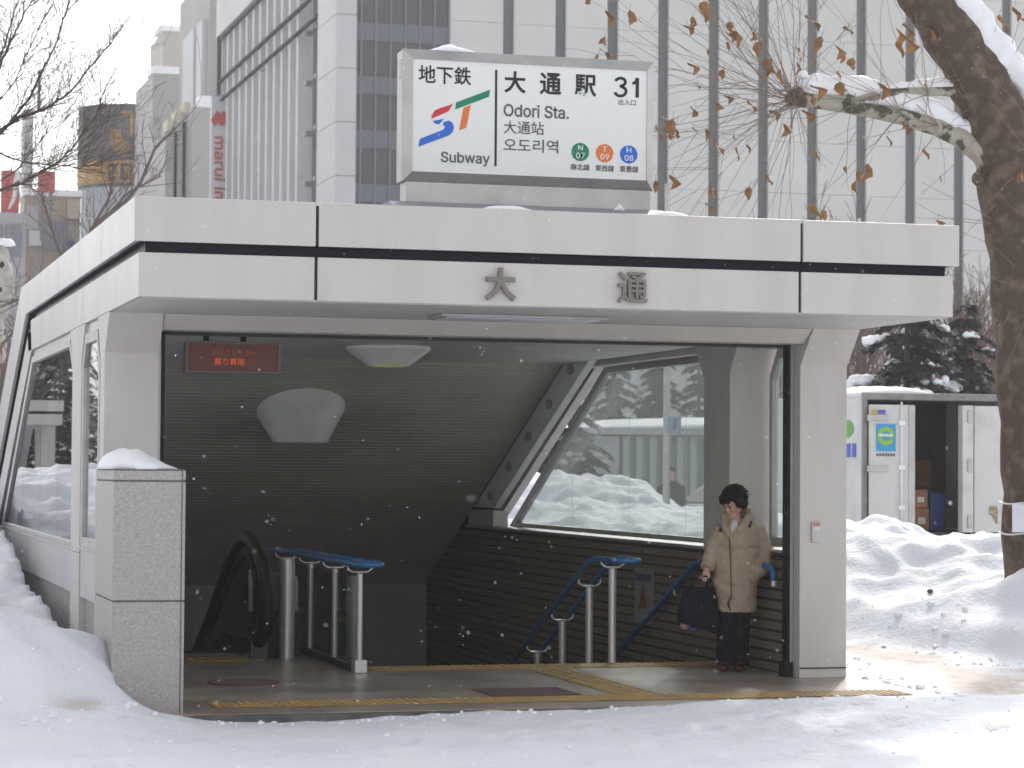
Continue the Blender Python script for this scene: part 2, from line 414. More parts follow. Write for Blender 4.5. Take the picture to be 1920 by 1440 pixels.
    MB().box(*X(X0+0.22, X0+0.40), 28.12, 29.25, 0.99, 1.17).build('end_block', M['column'], sh, bevel=0.006)
    # brick lining of the stairwell
    MB().box(*X(X0+0.361, X0+0.378), 19.07, 31.4, -4.5, 0.932).build('brick_wall', M['brick'], sh)
    MB().box(*X(X0+0.361, X0+0.40), 19.07, 31.4, 0.934, 0.953).build('wall_coping', M['core'], sh)
    # shutter guide rail beside the front column
    MB().box(*X(X0+0.408, X0+0.44), 18.93, 19.0, 0.12, 2.68).build('guide_rail', M['alu'], sh)
    MB().box(*X(X0+0.441, X0+0.465), 18.915, 19.02, 0.12, 2.68).build('guide_rail', M['black'], sh)
    MB().box(*X(X0+0.43, X0+0.49), 18.90, 19.03, 0.003, 0.12).build('guide_foot', M['black'], sh)
    MB().box(*X(X0+0.002, X0+0.403), 18.79, 18.799, 0.075, 0.085).build('plinth_joint', M['core'], sh)

# soffit, beam and ceilings
MB().box(X0+0.03, X1-0.03, 16.885, 25.0, 2.783, 2.798).build('soffit', M['soffit'], sh)
bm_ = MB(); bm_.prism([(18.535,2.781),(18.70,2.672),(18.95,2.672),(18.95,2.781)], X0+0.410, X1-0.410); bm_.build('beam', M['column'], sh, bevel=0.003)
MB().box(X0+0.44, X1-0.44, 18.96, 19.05, 2.650, 2.78).build('shutter_slot', M['core'], sh)
MB().box(X0+0.40, X1-0.40, 19.06, 25.36, 2.762, 2.780).build('flat_ceiling', M['ceiling'], sh)
s_ = MB()
n = 76; yA, zA, yB, zB = 25.36, 2.775, 31.45, 0.165
for i in range(n):
    t0 = i/n; t1 = (i+1)/n; tm = t0+(t1-t0)*0.88
    y0, z0 = yA+(yB-yA)*t0, zA+(zB-zA)*t0; y1, z1 = yA+(yB-yA)*tm, zA+(zB-zA)*tm; y2, z2 = yA+(yB-yA)*t1, zA+(zB-zA)*t1
    s_.prism([(y0,z0),(y1,z1),(y1+0.006,z1+0.03),(y0+0.006,z0+0.03)], X0+0.40, X1-0.40)
s_.prism([(yA,zA+0.03),(yB,zB+0.03),(yB,zB+0.06),(yA,zA+0.06)], X0+0.40, X1-0.40)
s_.build('slatted_ceiling', M['slat'], sh)
MB().box(X0+0.37, X1-0.37, 31.41, 31.6, -5, 0.35).build('end_wall', M['endwall'], sh)
# raised characters on the fascia
text('大', (4.537,4.762,2.822,3.052), YF-0.012, M['letter'], 'raised_lettering', sh, depth=0.03, bold=0.03)
text('通', (5.507,5.727,2.828,3.048), YF-0.012, M['letter'], 'raised_lettering', sh, depth=0.03, bold=0.012)
for (xx, zz) in ((4.565,2.83),(4.735,2.83),(4.65,2.95),(5.53,2.84),(5.70,2.84)):
    MB().tube([(xx,YF,zz),(xx,YF-0.02,zz)], 0.008, 8).build('lettering_pin', M['alu'], sh)
# long soffit light
sl = MB(); sl.box(4.45, 5.72, 17.70, 18.18, 2.760, 2.781); sl = sl.build('soffit_light', M['alu'], sh, bevel=0.004)
MB().box(4.50, 5.67, 17.74, 18.14, 2.752, 2.759).build('diffuser', mat('lamp_diffuser', (0.55,0.55,0.60), 0.3), sl)
# round spot at the foot of the stringer
sp = MB(); sp.lathe([(0.0,-0.05),(0.045,-0.045),(0.075,0.0),(0.06,0.05),(0.0,0.06)], (7.60,28.75,1.30), 16, cap=False)
tag(sp.build('wall_spotlight', M['white'], None, smooth=True), 'small round white spotlight at the foot of the sloping stringer', 'spotlight')
# plates
pl = thing('call_plate', (7.84,18.8,1.17), 'small steel plate with orange label on the right front column', 'plate')
MB().box(7.79, 7.868, 18.782, 18.799, 1.085, 1.25).build('plate', M['alu'], pl, bevel=0.003)
MB().box(7.80, 7.858, 18.778, 18.7815, 1.215, 1.243).build('label', mat('orange_label', (0.55,0.20,0.12), 0.5), pl)
MB().box(7.80, 7.858, 18.778, 18.7815, 1.18, 1.212).build('label', mat('pale_label', (0.6,0.6,0.66), 0.5), pl)
wp = thing('wall_notice', (7.715,22.8,0.45), 'narrow grey notice plate with a red brown triangle on the brick wall', 'notice')
MB().box(7.704, 7.719, 22.45, 22.98, 0.20, 0.72).build('plate', mat('notice_grey', (0.24,0.235,0.22), 0.5), wp)
MB().box(7.699, 7.7035, 22.48, 22.95, 0.60, 0.67).build('blue_stripe', mat('notice_blue', (0.05,0.06,0.12), 0.5), wp)
MB().prism([(22.6,0.34),(22.84,0.34),(22.72,0.58)], 7.699, 7.7035).build('triangle', mat('notice_red', (0.18,0.05,0.03), 0.5), wp)

# ------------------------------------------------------------------ floor, stairs
fl = MB(); fl.box(2.10, 8.12, 16.80, 20.56, -0.16, 0.0); fl.box(2.5, 4.43, 20.56, 22.35, -0.16, 0.0); 
tag(fl.build('entrance_floor', M['floor'], bevel=0.006), kind='structure')
k_ = MB(); k_.box(2.10, 8.12, 16.74, 16.797, -0.3, -0.004); k_.box(8.123, 8.20, 16.74, 19.2, -0.3, -0.004)
tag(k_.build('kerb', M['wet'], bevel=0.01), kind='structure')
st = MB()
for i in range(26):
    y = 20.56+i*0.35; z = -0.15*(i+1)
    st.box(4.45, 7.71, y+0.003, y+0.353, z-0.3, z)
tag(st.build('stairs', M['floor']), kind='structure')
def tactile(x0, x1, y0, y1, bars=None):
    m_ = MB(); m_.box(x0, x1, y0, y1, 0.003, 0.007)
    if bars:
        nb = int((x1-x0)/0.075)
        for i in range(nb):
            xx = x0+(i+0.5)*(x1-x0)/nb
            for j in range(int((y1-y0)/0.3)):
                ya = y0+j*0.3+0.015; m_.prism([(xx-0.017,0.0075),(xx-0.010,0.012),(xx+0.010,0.012),(xx+0.017,0.0075)], ya, ya+0.27, 'y')
    else:
        nx = int((x1-x0)/0.06); ny = int((y1-y0)/0.06)
        for i in range(nx):
            for j in range(ny):
                m_.lathe([(0.018,0.0075),(0.012,0.0125)], (x0+(i+.5)*(x1-x0)/nx, y0+(j+.5)*(y1-y0)/ny, 0), 6)
    return tag(m_.build('tactile_paving', M['yellow']), kind='structure')
tactile(2.75, 7.95, 17.22, 17.60)
tactile(4.50, 7.60, 20.12, 20.50)
tactile(5.78, 6.12, 17.615, 20.105, bars=True)
tactile(2.90, 3.82, 21.30, 21.75)
tag(MB().prism([(4.85,17.68),(5.52,17.68),(5.52,18.30),(4.85,18.30)], 0.003, 0.009, 'z').build('floor_mat', M['mat_brown']),
    'dark red brown rectangular mat on the concrete entrance floor', 'mat')
mh = thing('floor_cover', (3.28,19.2,0), 'round reddish cover set in the floor near the granite wall', 'floor cover')
MB().lathe([(0.24,0.002),(0.24,0.006)], (3.28,19.2,0), 32).build('lid', mat('cover_grey', (0.16,0.13,0.12), 0.6), mh)
rg = MB(); 
for k in range(32):
    a0, a1 = k*math.pi/16, (k+1)*math.pi/16
    q = [(3.28+r*math.cos(a), 19.2+r*math.sin(a)) for a, r in ((a0,0.242),(a0,0.275),(a1,0.275),(a1,0.242))]
    rg.prism(q, 0.002, 0.008, 'z')
rg.build('ring', mat('cover_red', (0.16,0.04,0.035), 0.6), mh)

# granite wing wall with snow on top
gw = thing('granite_wall', (2.25,17.5,0), 'grey speckled granite wing wall with dark joints at the left of the entrance', 'wall')
GX0, GX1, GY0, GY1 = 2.005, 2.488, 16.93, 18.0
MB().box(GX0, GX1, GY0, GY1, -0.2, 0.745).build('lower_slab', M['granite'], gw, bevel=0.004)
MB().box(GX0, GX1, GY0, GY1, 0.757, 1.55).build('upper_slab', M['granite'], gw, bevel=0.004)
MB().box(GX0, GX1, GY0, GY1, 1.562, 1.625).build('cap', M['granite'], gw, bevel=0.004)
MB().box(GX0+0.006, GX1-0.006, GY0+0.006, GY1-0.006, 0.70, 1.637).build('joint', M['granite_cap'], gw)
MB().box(GX1-0.028, GX1-0.020, GY0-0.002, GY0+0.02, -0.2, 1.63).build('joint', M['granite_cap'], gw)

def heap(name, label, cx, cy, z, lx, ly, h, seed, rot=0.0, group=None, parent=None, m=None, tilt=0.0, peak=0.0, n=28, rag=0.22, sharp=1.2):
    """a lump of snow lying on something: a low dome with a ragged rim and a closed underside"""
    vs_ = []; fs = []; nr = n//2
    for i in range(nr+1):
        r = i/nr
        for k in range(n):
            a = 2*math.pi*k/n
            rim = 1+rag*float(fbm(np.array([2*math.cos(a)+seed*3.1]), np.array([2*math.sin(a)+seed*1.7]))[0])*1.5
            u = r*rim*math.cos(a); w = r*rim*math.sin(a)
            pk = math.exp(-((u-peak)**2)*sharp)
            hh = h*(1-r**4)**0.6*pk*(1+0.5*float(fbm(np.array([u*2+seed]), np.array([w*2-seed]))[0]))
            x = u*lx/2; y = w*ly/2
            vs_.append((cx+x*math.cos(rot)-y*math.sin(rot), cy+x*math.sin(rot)+y*math.cos(rot), z+max(hh,0.0)+tilt*x+0.003))
    for i in range(nr):
        for k in range(n):
            if i == 0:
                if k == 0: pass
                fs.append((0+k, n+(k+1)%n, n+k)) if False else fs.append((i*n+k, i*n+(k+1)%n, (i+1)*n+(k+1)%n, (i+1)*n+k))
            else: fs.append((i*n+k, i*n+(k+1)%n, (i+1)*n+(k+1)%n, (i+1)*n+k))
    fs.append(tuple(range(nr*n, (nr+1)*n)))
    m_ = MB(); m_.add(vs_, fs); o = m_.build(name, m or M['snow_clean'], parent, smooth=True)
    bm = bmesh.new(); bm.from_mesh(o.data); bmesh.ops.remove_doubles(bm, verts=bm.verts, dist=0.0005); bmesh.ops.recalc_face_normals(bm, faces=bm.faces); bm.to_mesh(o.data); bm.free()
    if label: tag(o, label, 'snow', group)
    return o
heap('snow_heap', 'smooth mound of snow lying on top of the granite wall', 2.225, 17.40, 1.632, 0.54, 0.98, 0.135, 3, peak=-0.45, rag=0.05, sharp=0.9)
heap('snow_patch', 'thin strip of snow on the canopy edge below the station sign', 4.75, 16.99, 3.458, 0.52, 0.2, 0.04, 5)
heap('snow_patch', 'thin strip of snow on the canopy edge right of the sign base', 5.93, 16.99, 3.458, 0.40, 0.2, 0.035, 8)
heap('snow_patch', 'small sliver of snow lying on the top left of the station sign', 4.55, 17.90, 4.718, 0.36, 0.16, 0.045, 11)
heap('snow_patch', 'tiny lump of snow on the ledge under the station sign', 5.77, 17.62, 3.56, 0.09, 0.08, 0.04, 13)

# ------------------------------------------------------------------ station sign on the roof
SY = 17.80
sg = thing('station_sign', (5.14,SY,3.46), 'box shaped white station sign with steel frame standing on the canopy roof', 'station sign')
S = lambda px, py: at(px, py, SY)
SX0, SX1, SZ0, SZ1 = 4.175, 6.115, 3.745, 4.722
fw = 0.068
MB().box(SX0+0.005, SX1-0.005, SY+0.055, SY+0.24, SZ0+0.005, SZ1-0.005).build('housing', M['alu'], sg, bevel=0.004)
f_ = MB()
o_ = [(SX0,SZ0),(SX1,SZ0),(SX1,SZ1),(SX0,SZ1)]; i_ = [(SX0+fw,SZ0+fw+.005),(SX1-fw,SZ0+fw+.005),(SX1-fw,SZ1-fw-.01),(SX0+fw,SZ1-fw-.01)]
for k in range(4):
    j = (k+1) % 4
    a, b_, c_, d = o_[k], o_[j], i_[j], i_[k]
    f_.add([(a[0],SY+.055,a[1]),(b_[0],SY+.055,b_[1]),(c_[0],SY,c_[1]),(d[0],SY,d[1]),(a[0],SY+.06,a[1]),(b_[0],SY+.06,b_[1]),(c_[0],SY+.06,c_[1]),(d[0],SY+.06,d[1])],
           [(0,1,2,3),(7,6,5,4),(0,4,5,1),(1,5,6,2),(2,6,7,3),(3,7,4,0)])
f_.build('frame', M['alu'], sg)
PY = SY+0.012
MB().box(SX0+fw, SX1-fw, PY, PY+0.03, SZ0+fw, SZ1-fw).build('panel', mat('sign_white', (0.80,0.80,0.79), 0.3, coat=0.3), sg)
bs = MB(); bs.prism([(4.205,3.744),(6.085,3.744),(6.085,3.60),(4.205,3.60)], SY+0.03, SY+0.22, 'y'); bs.build('plinth', M['alu'], sg)
bs = MB(); bs.prism([(SY-0.28,3.462),(SY-0.28,3.475),(SY+0.02,3.598),(SY+0.5,3.598),(SY+0.5,3.462)], 4.08, 6.18); bs.build('plinth_skirt', mat('skirt_grey', (0.30,0.30,0.32), 0.5), sg)
for k in range(7): MB().box(SX0-0.001, SX0+0.004, SY+0.09, SY+0.2, 4.52+k*0.021, 4.528+k*0.021).build('vent_slot', M['white'], sg)
def SB(px0, py0, px1, py1, slope_=0.0):
    a = at(px0, py1, PY); b_ = at(px1, py0, PY); return (a[0], b_[0], a[2], b_[2])
def Z2(x, y): return (720+x/3.5556, 60+y/3.5556)      # reading coordinates of the sign close-up
def SQ(x0, y0, x1, y1):
    a = at(*Z2(x0, (y1)), PY); b_ = at(*Z2(x1, y0), PY); l = at(*Z2(x0, y0), PY); r = at(*Z2(x1, y1), PY)
    zt = (l[2]+b_[2])/2; zb = (a[2]+r[2])/2; return (a[0], r[0], zb, zt)
def stx(t, x0, y0, x1, y1, m, bold=0.0): text(t, SQ(x0,y0,x1,y1), PY-0.001, m, 'lettering', sg, depth=0.003, bold=bold)
stx('地下鉄', 230,226,580,348, M['ink'], 0.012)
stx('大', 800,262,945,408, M['ink'], 0.022); stx('通', 1038,272,1182,420, M['ink'], 0.022); stx('駅', 1270,285,1415,430, M['ink'], 0.022)
_P1 = [(1677,306),(1700,307),(1698,439),(1676,438),(1677,347),(1655,352),(1655,334),(1670,328)]
stx('出入口', 1562,450,1678,488, M['ink_grey'])
stx('Odori Sta.', 797,487,1232,572, M['ink_grey'], 0.02)
stx('大通站', 797,595,1065,682, M['ink_grey'], 0.004)
stx('오도리역', 797,715,1160,803, M['ink_grey'], 0.006)
stx('Subway', 378,803,705,892, M['ink_grey'], 0.025)
q = SQ(736,252,750,895); MB().box(q[0], q[1], PY-0.004, PY-0.001, q[2], q[3]).build('divider', M['ink'], sg)
def poly(pts, m, name='logo_shape'):
    P = [at(*Z2(x, y), PY) for x, y in pts]; MB().prism([(p[0],p[2]) for p in P], PY-0.004, PY-0.001, 'y').build(name, m, sg)
poly(_P1, M['ink'], 'lettering')
def ribbon(c, wd, m):
    L_ = []; R2 = []
    for i in range(len(c)):
        a = np.array(c[max(i-1,0)], float); b_ = np.array(c[min(i+1,len(c)-1)], float); t_ = (b_-a)/np.linalg.norm(b_-a); n_ = np.array([-t_[1], t_[0]])
        L_.append(tuple(np.array(c[i])+n_*wd/2)); R2.append(tuple(np.array(c[i])-n_*wd/2))
    mm = MB()
    for i in range(len(c)-1):
        P = [at(*Z2(*p), PY) for p in (L_[i], L_[i+1], R2[i+1], R2[i])]; mm.prism([(p[0],p[2]) for p in P], PY-0.004, PY-0.001, 'y')
    mm.build('lettering', m, sg)
_c3 = [(1576+33*math.cos(RAD(a)), 334+26*math.sin(RAD(a))) for a in range(-165,91,17)]+[(1576+37*math.cos(RAD(a)), 396+31*math.sin(RAD(a))) for a in range(-85,171,17)]
ribbon(_c3, 19, M['ink'])
cR, cG, cO, cB = (mat('sign_red', (0.62,0.03,0.04), 0.4), mat('sign_green', (0.0,0.22,0.12), 0.4), mat('sign_orange', (0.75,0.19,0.03), 0.4), mat('sign_blue', (0.02,0.14,0.62), 0.4))
poly([(480,470),(707,385),(698,432),(474,517)], cG)
poly([(530,505),(578,486),(548,638),(500,656)], cO)
poly([(460,480),(428,530),(316,578),(318,550),(340,522),(372,508)], cR)
poly([(322,594),(400,578),(366,616),(345,612)], cB)
arc = [(398,600),(432,590),(455,605),(466,635),(458,665),(436,688),(410,698),(228,765),(240,712),(385,655),(402,645),(405,630),(392,618)]
poly(arc, cB)
for bx, col_, a, b_ in ((1308,cG,'N','07'),(1470,cO,'T','09'),(1631,cB,'H','08')):
    by = 800+(bx-1308)*0.05
    ctr = at(*Z2(bx, by), PY); r = 61/3.5556*ppm(ctr)
    MB().prism([(ctr[0]+r*math.cos(k*math.pi/20), ctr[2]+r*math.sin(k*math.pi/20)) for k in range(40)], PY-0.004, PY-0.001, 'y').build('line_badge', col_, sg)
    text(a, (ctr[0]-r*.27,ctr[0]+r*.27,ctr[2]+r*.18,ctr[2]+r*.72), PY-0.005, M['white'], 'lettering', sg, depth=0.003, bold=0.03)
    text(b_, (ctr[0]-r*.5,ctr[0]+r*.5,ctr[2]-r*.72,ctr[2]-r*.08), PY-0.005, M['white'], 'lettering', sg, depth=0.003, bold=0.03)
stx('南北線', 1245,880,1370,922, M['ink_grey'], 0.01); stx('東西線', 1408,887,1533,930, M['ink_grey'], 0.01); stx('東豊線', 1570,893,1695,936, M['ink_grey'], 0.01)

# ------------------------------------------------------------------ inside the entrance
ld = thing('led_sign', (3.3,20.0,2.76), 'red lit message display hanging under the flat ceiling at the left', 'display')
MB().box(2.93, 3.685, 20.0, 20.16, 2.405, 2.655).build('housing', mat('led_housing', (0.05,0.05,0.055), 0.5), ld, bevel=0.004)
q = MB()
for a in ((2.925,3.69,2.640,2.658),(2.925,3.69,2.402,2.420),(2.925,2.945,2.420,2.640),(3.67,3.69,2.420,2.640)): q.box(a[0], a[1], 19.985, 20.0, a[2], a[3])
q.build('bezel', mat('bezel_grey', (0.17,0.155,0.15), 0.5), ld)
MB().box(2.946, 3.669, 19.993, 20.001, 2.421, 2.639).build('screen', mat('led_screen', (0.12,0.042,0.03), 0.45, emit=0.09), ld)
lt = mat('led_light', (0.60,0.10,0.035), 0.5, emit=0.20); lt2 = mat('led_dim_light', (0.36,0.06,0.025), 0.5, emit=0.12)
text('エスカレーター', (3.13,3.50,2.545,2.600), 19.990, lt2, 'lettering', ld, depth=0.003, bold=0.01)
text('昇り専用', (3.155,3.395,2.465,2.525), 19.990, lt, 'lettering', ld, depth=0.003, bold=0.02)
text('です', (3.41,3.49,2.468,2.510), 19.990, lt2, 'lettering', ld, depth=0.003, bold=0.0)
for xx in (3.10, 3.40):
    MB().box(xx-0.02, xx+0.02, 20.05, 20.09, 2.656, 2.762).build('bracket', M['black'], ld)

def cone_lamp(name, label, c_, rt, rb, h, slope_=0.0, glow=None):
    t = thing(name, c_, label, 'ceiling lamp')
    n = 40; vs_ = []; fs = []
    for i, (r, dz) in enumerate(((rt,0.0),(rt*1.0,-0.03),(rb*1.03,-h),(rb,-h-0.008))):
        for k in range(n):
            a = 2*math.pi*k/n; x = c_[0]+r*math.cos(a); y = c_[1]+r*math.sin(a)
            z = c_[2]+dz-(slope_*(y-c_[1]) if i < 2 else 0)
            vs_.append((x, y, z))
    for i in range(3):
        for k in range(n): fs.append((i*n+k, i*n+(k+1)%n, (i+1)*n+(k+1)%n, (i+1)*n+k))
    fs.append(tuple(range(n))); fs.append(tuple(range(3*n, 4*n)))
    m_ = MB(); m_.add(vs_, fs); m_.build('lamp_shade', mat('lamp_shade', (0.84,0.83,0.79), 0.45, c2=(0.68,0.67,0.63), scale=2), t, smooth=True, autosmooth=35)
    MB().lathe([(rb*0.85,-h-0.009),(rb*0.80,-h-0.016)], c_, 32).build('diffuser', glow or M['white'], t)
    return t
cone_lamp('ceiling_lamp', 'pale cone shaped lamp hanging low on the sloping slatted ceiling', (5.12,26.5,2.29), 0.47, 0.285, 0.36, SL)
cone_lamp('ceiling_lamp', 'shallow cone lamp with a yellow green glow under the flat ceiling', (5.13,22.4,2.761), 0.385, 0.195, 0.165, 0.0,
          mat('lamp_glow', (0.40,0.42,0.16), 0.5, emit=0.16))

# glass screen with blue double handrail beside the escalator
gr = thing('glass_railing', (4.36,20.0,0), 'glass railing on steel posts with blue double handrail beside the escalator', 'railing')
GXc = 4.36
for yy in (20.0, 20.98, 22.05, 23.2):
    p = MB(); p.tube([(GXc,yy,0.0),(GXc,yy,0.80)], 0.026, 16).build('post', M['steel'], gr, smooth=True, autosmooth=40)
    u = MB(); u.tube([(GXc-0.10,yy,0.865),(GXc-0.10,yy,0.835),(GXc-0.06,yy,0.81),(GXc+0.06,yy,0.81),(GXc+0.10,yy,0.835),(GXc+0.10,yy,0.865)], 0.009, 8).build('bracket', M['steel'], gr, smooth=True)
MB().box(GXc-0.05, GXc+0.05, 19.92, 20.06, 0.002, 0.105).build('post_foot', M['steel'], gr, bevel=0.004)
MB().box(GXc-0.05, GXc+0.05, 20.065, 23.6, 0.002, 0.055).build('kerb_rail', M['core'], gr)
for y0, y1 in ((20.04,20.94),(21.02,22.01),(22.09,23.16)):
    MB().box(GXc-0.005, GXc+0.005, y0, y1, 0.06, 0.77).build('glass_panel', glass('dark_railing_glass', (0.72,0.78,0.77)), gr)
def loop_rail(xc, half, y_end, z, back, parent, r=0.024):
    pts = [(xc-half,)+back, (xc-half,y_end+half,z)]
    for k in range(9):
        a = math.pi*k/8; pts.append((xc-half*math.cos(a), y_end+half-half*math.sin(a)*1.0, z))
    pts += [(xc+half,y_end+half,z), (xc+half,)+back]
    return pts
MB().tube(loop_rail(GXc, 0.10, 19.55, 0.885, (23.5,0.885), gr), 0.024, 10).build('handrail', M['blue'], gr, smooth=True)
tag(MB().tube([(4.06,21.57,0.0),(4.06,21.57,0.86),(4.06,21.57,0.875)], [0.068,0.068,0.055], 24).build('steel_bollard', M['steel'], None, smooth=True, autosmooth=40),
    'thick round stainless steel bollard between the escalator and the glass railing', 'bollard')

# stair handrail in the middle of the stairs
sr = thing('stair_handrail', (6.67,20.49,0), 'blue double stair handrail on a row of steel posts going down', 'handrail')
for k, yy in enumerate((20.49, 21.14, 21.95, 22.75)):
    zb = -0.15*max(0, math.floor((yy-20.56)/0.35)+1); zt = 0.815-SL*max(0, yy-20.7)
    MB().tube([(6.67,yy,zb),(6.67,yy,zt)], 0.034, 16).build('post', M['steel'], sr, smooth=True, autosmooth=40)
    MB().tube([(6.57,yy,zt+0.065),(6.57,yy,zt+0.035),(6.61,yy,zt+0.008),(6.73,yy,zt+0.008),(6.77,yy,zt+0.035),(6.77,yy,zt+0.065)], 0.009, 8).build('bracket', M['steel'], sr, smooth=True)
pts = [(6.57,27.0,0.89-SL*6.3),(6.57,20.85,0.86),(6.57,20.6,0.895),(6.57,20.1,0.895)]
for k in range(9):
    a = math.pi*k/8; pts.append((6.67-0.10*math.cos(a), 20.1-0.10*math.sin(a), 0.895))
pts += [(6.77,20.1,0.895),(6.77,20.6,0.895),(6.77,20.85,0.86),(6.77,27.0,0.89-SL*6.3)]
MB().tube(pts, 0.024, 10).build('handrail', M['blue'], sr, smooth=True)
wr = thing('wall_handrail', (7.62,20.5,0.8), 'blue handrail on the brick wall ending in a downward hook', 'handrail')
MB().tube([(7.62,29.0,-2.55),(7.64,21.1,0.82),(7.64,20.8,0.875),(7.64,19.36,0.875),(7.64,19.28,0.86),(7.64,19.23,0.82),(7.64,19.22,0.76)], 0.027, 12).build('rail', M['blue'], wr, smooth=True)
MB().tube([(7.64,19.22,0.76),(7.64,19.22,0.715)], 0.025, 12).build('rail_end', M['steel'], wr, smooth=True, autosmooth=40)
for yy, zz in ((19.8,0.85),(21.6,0.58),(23.4,-0.19)):
    MB().tube([(7.62,yy,zz),(7.62,yy,zz-0.06),(7.716,yy,zz-0.06)], 0.012, 8).build('bracket', M['steel'], wr, smooth=True)

# escalator
es = thing('escalator', (3.2,22.4,0), 'black escalator with tall rounded balustrade going down into the dark', 'escalator')
for xc in (2.78, 3.80):
    prof = [(30.0,-2.55),(24.6,-0.02),(24.0,0.25),(23.0,0.80),(22.5,0.98),(22.1,1.03),(21.7,0.98),(21.3,0.82),(21.12,0.60),(21.10,0.42),(21.2,0.26),(21.45,0.16)]
    P = [(xc,y,z) for y, z in prof]
    MB().tube(P, [0.06]*len(P), 12).build('handrail_belt', M['black'], es, smooth=True)
    inner = [(y+(0.05 if y < 21.6 else 0.0), z-(0.035 if z > 0.5 else -0.0)) for y, z in prof]
    MB().prism(inner+[(21.9,0.12),(22.6,0.06),(30.0,-3.0)], xc-0.012, xc+0.012).build('balustrade_panel', mat('balustrade_glass', (0.02,0.022,0.026), 0.15, coat=0.5), es)
    MB().prism([(21.45,0.003),(21.45,0.17),(22.9,0.15),(24.2,-0.15),(30.0,-2.9),(30.0,-3.3),(22.9,-0.5),(22.36,-0.2),(22.36,0.003)], xc-0.07, xc+0.07).build('skirt', mat('escalator_skirt', (0.035,0.035,0.04), 0.3, 0.5), es)
    MB().box(xc-0.03, xc-0.013, 21.72, 21.86, 0.40, 0.76).build('inlet_plate', M['steel'], es, bevel=0.01) if xc > 3 else None
    MB().tube([(xc-0.03,21.5,0.30),(xc-0.03,21.52,0.62),(xc-0.03,21.75,0.84),(xc-0.03,22.1,0.90),(xc-0.03,22.75,0.72),(xc-0.03,24.5,-0.10)], 0.010, 8).build('trim', M['core'], es, smooth=True)
st = MB()
for i in range(20):
    y = 22.36+i*0.40; z = 0.0 if i == 0 else -0.17*i
    st.box(2.86, 3.72, y, y+0.40, z-0.3, z-0.004)
st.build('steps', mat('step_metal', (0.06,0.06,0.062), 0.45, 0.6), es)
dk = MB(); dk.prism([(21.8,0.70),(23.1,0.70),(30,-2.2),(30,-2.6),(23.1,0.40),(21.8,0.40)], 3.92, 4.20)
dk.build('deck_panel', mat('deck_metal', (0.16,0.15,0.145), 0.3, 0.8), es)
MB().box(3.90, 4.22, 21.8, 24.0, -0.1, 0.38).build('deck_base', M['core'], es)
lp = mat('warm_lamp', (0.9,0.55,0.3), 0.5, emit=0.5)
MB().box(4.02,4.17,21.79,21.799,0.30,0.345).build('yellow_label', mat('yellow_label', (0.35,0.24,0.03), 0.5), es)

# ================================================================== snow ground
CT = []                                            # control points x, y, z, sigma, weight
def cpt(x, y, z, s=0.7, w=1.0): CT.append((x, y, z, s, w))
def cline(pts, s=0.7, w=1.0, step=0.35):
    for a, b_ in zip(pts[:-1], pts[1:]):
        L = math.dist(a[:2], b_[:2]); n_ = max(1, int(L/step))
        for k in range(n_):
            t = k/n_; cpt(*(a[i]+(b_[i]-a[i])*t for i in range(3)), s=s, w=w)
    cpt(*pts[-1], s=s, w=w)
def pxl(lst, s=0.7, w=1.0):                        # (px, py, Y) -> world polyline
    cline([tuple(float(c) for c in at(*p)) for p in lst], s, w)
# in front of the platform
cline([(2.4,16.55,-0.035),(3.4,16.5,-0.05),(4.4,16.5,-0.03),(5.2,16.5,0.0),(6.2,16.5,0.045),(7.0,16.5,0.03),(8.0,16.5,-0.01)], 0.30, 1.0, 0.2)
cline([(1.0,15.4,0.0),(4.0,15.3,-0.03),(8.0,15.3,0.05),(9.5,15.2,0.16)], 0.6)
cline([(0,13.2,0.0),(5,13.0,0.0),(10,13.0,0.10)], 0.9)
# heap left of the granite wall, and the bank along the side wall behind it
cline([(-1.5,16.9,0.72),(0.2,16.8,0.74),(1.1,16.75,0.70),(1.55,16.7,0.57)], 0.40)
cline([(1.78,16.7,0.30),(1.95,16.45,0.10),(2.2,16.4,-0.01)], 0.22)
cline([(0.0,15.9,0.32),(1.0,15.85,0.25),(1.6,15.9,0.12)], 0.40)
cline([(1.9,18.7,0.10),(1.8,20.0,0.28),(1.7,22.0,0.47),(1.5,25,0.75),(1.4,28,1.1)], 0.40)
cline([(-1.5,20.0,0.65),(0.4,19.5,0.50),(1.0,18.4,0.40)], 0.5)
# banks reflected in the side windows
cline([(1.1,31,1.45),(0.9,34,1.6),(0.4,36,1.5)], 0.9)
cline([(-3,32,1.2),(-1,31,1.3),(0,29,1.1)], 0.9)
# right: small drift by the column, path, bank with the truck behind
cline([(8.35,19.0,0.04),(8.40,19.5,0.12),(8.45,20.4,0.14),(8.5,22,0.1)], 0.22)
cline([(8.55,18.6,0.02),(8.65,19.0,0.03)], 0.2)
PATH = [(8.75,17.6,-0.03),(9.1,18.3,-0.06),(9.7,19.5,-0.08),(9.95,21.2,-0.09),(9.85,22.8,-0.09),(9.7,24.0,-0.08)]
cline(PATH, 0.38, 5.0)
cline([(9.6,18.9,-0.06),(10.4,19.7,-0.06),(12.0,20.4,-0.04)], 0.42, 5.0)
cline([(10.75,24.6,0.38),(10.8,23.3,0.34),(11.2,22.2,0.28),(12.2,21.7,0.25)], 0.40)
pxl([(1585,965,26.5),(1640,985,26.5),(1700,1007,26.5),(1800,1007,26.2),(1870,1010,25.8),(1990,1020,25.5)], 0.55)
pxl([(1590,1050,25.6),(1700,1075,25.2),(1800,1070,24.8)], 0.5)
pxl([(1600,1120,24.9),(1720,1130,24.2),(1860,1120,23.4)], 0.4)
pxl([(1875,1052,23.3),(1930,1050,23.2),(2050,1050,23.2)], 0.5)
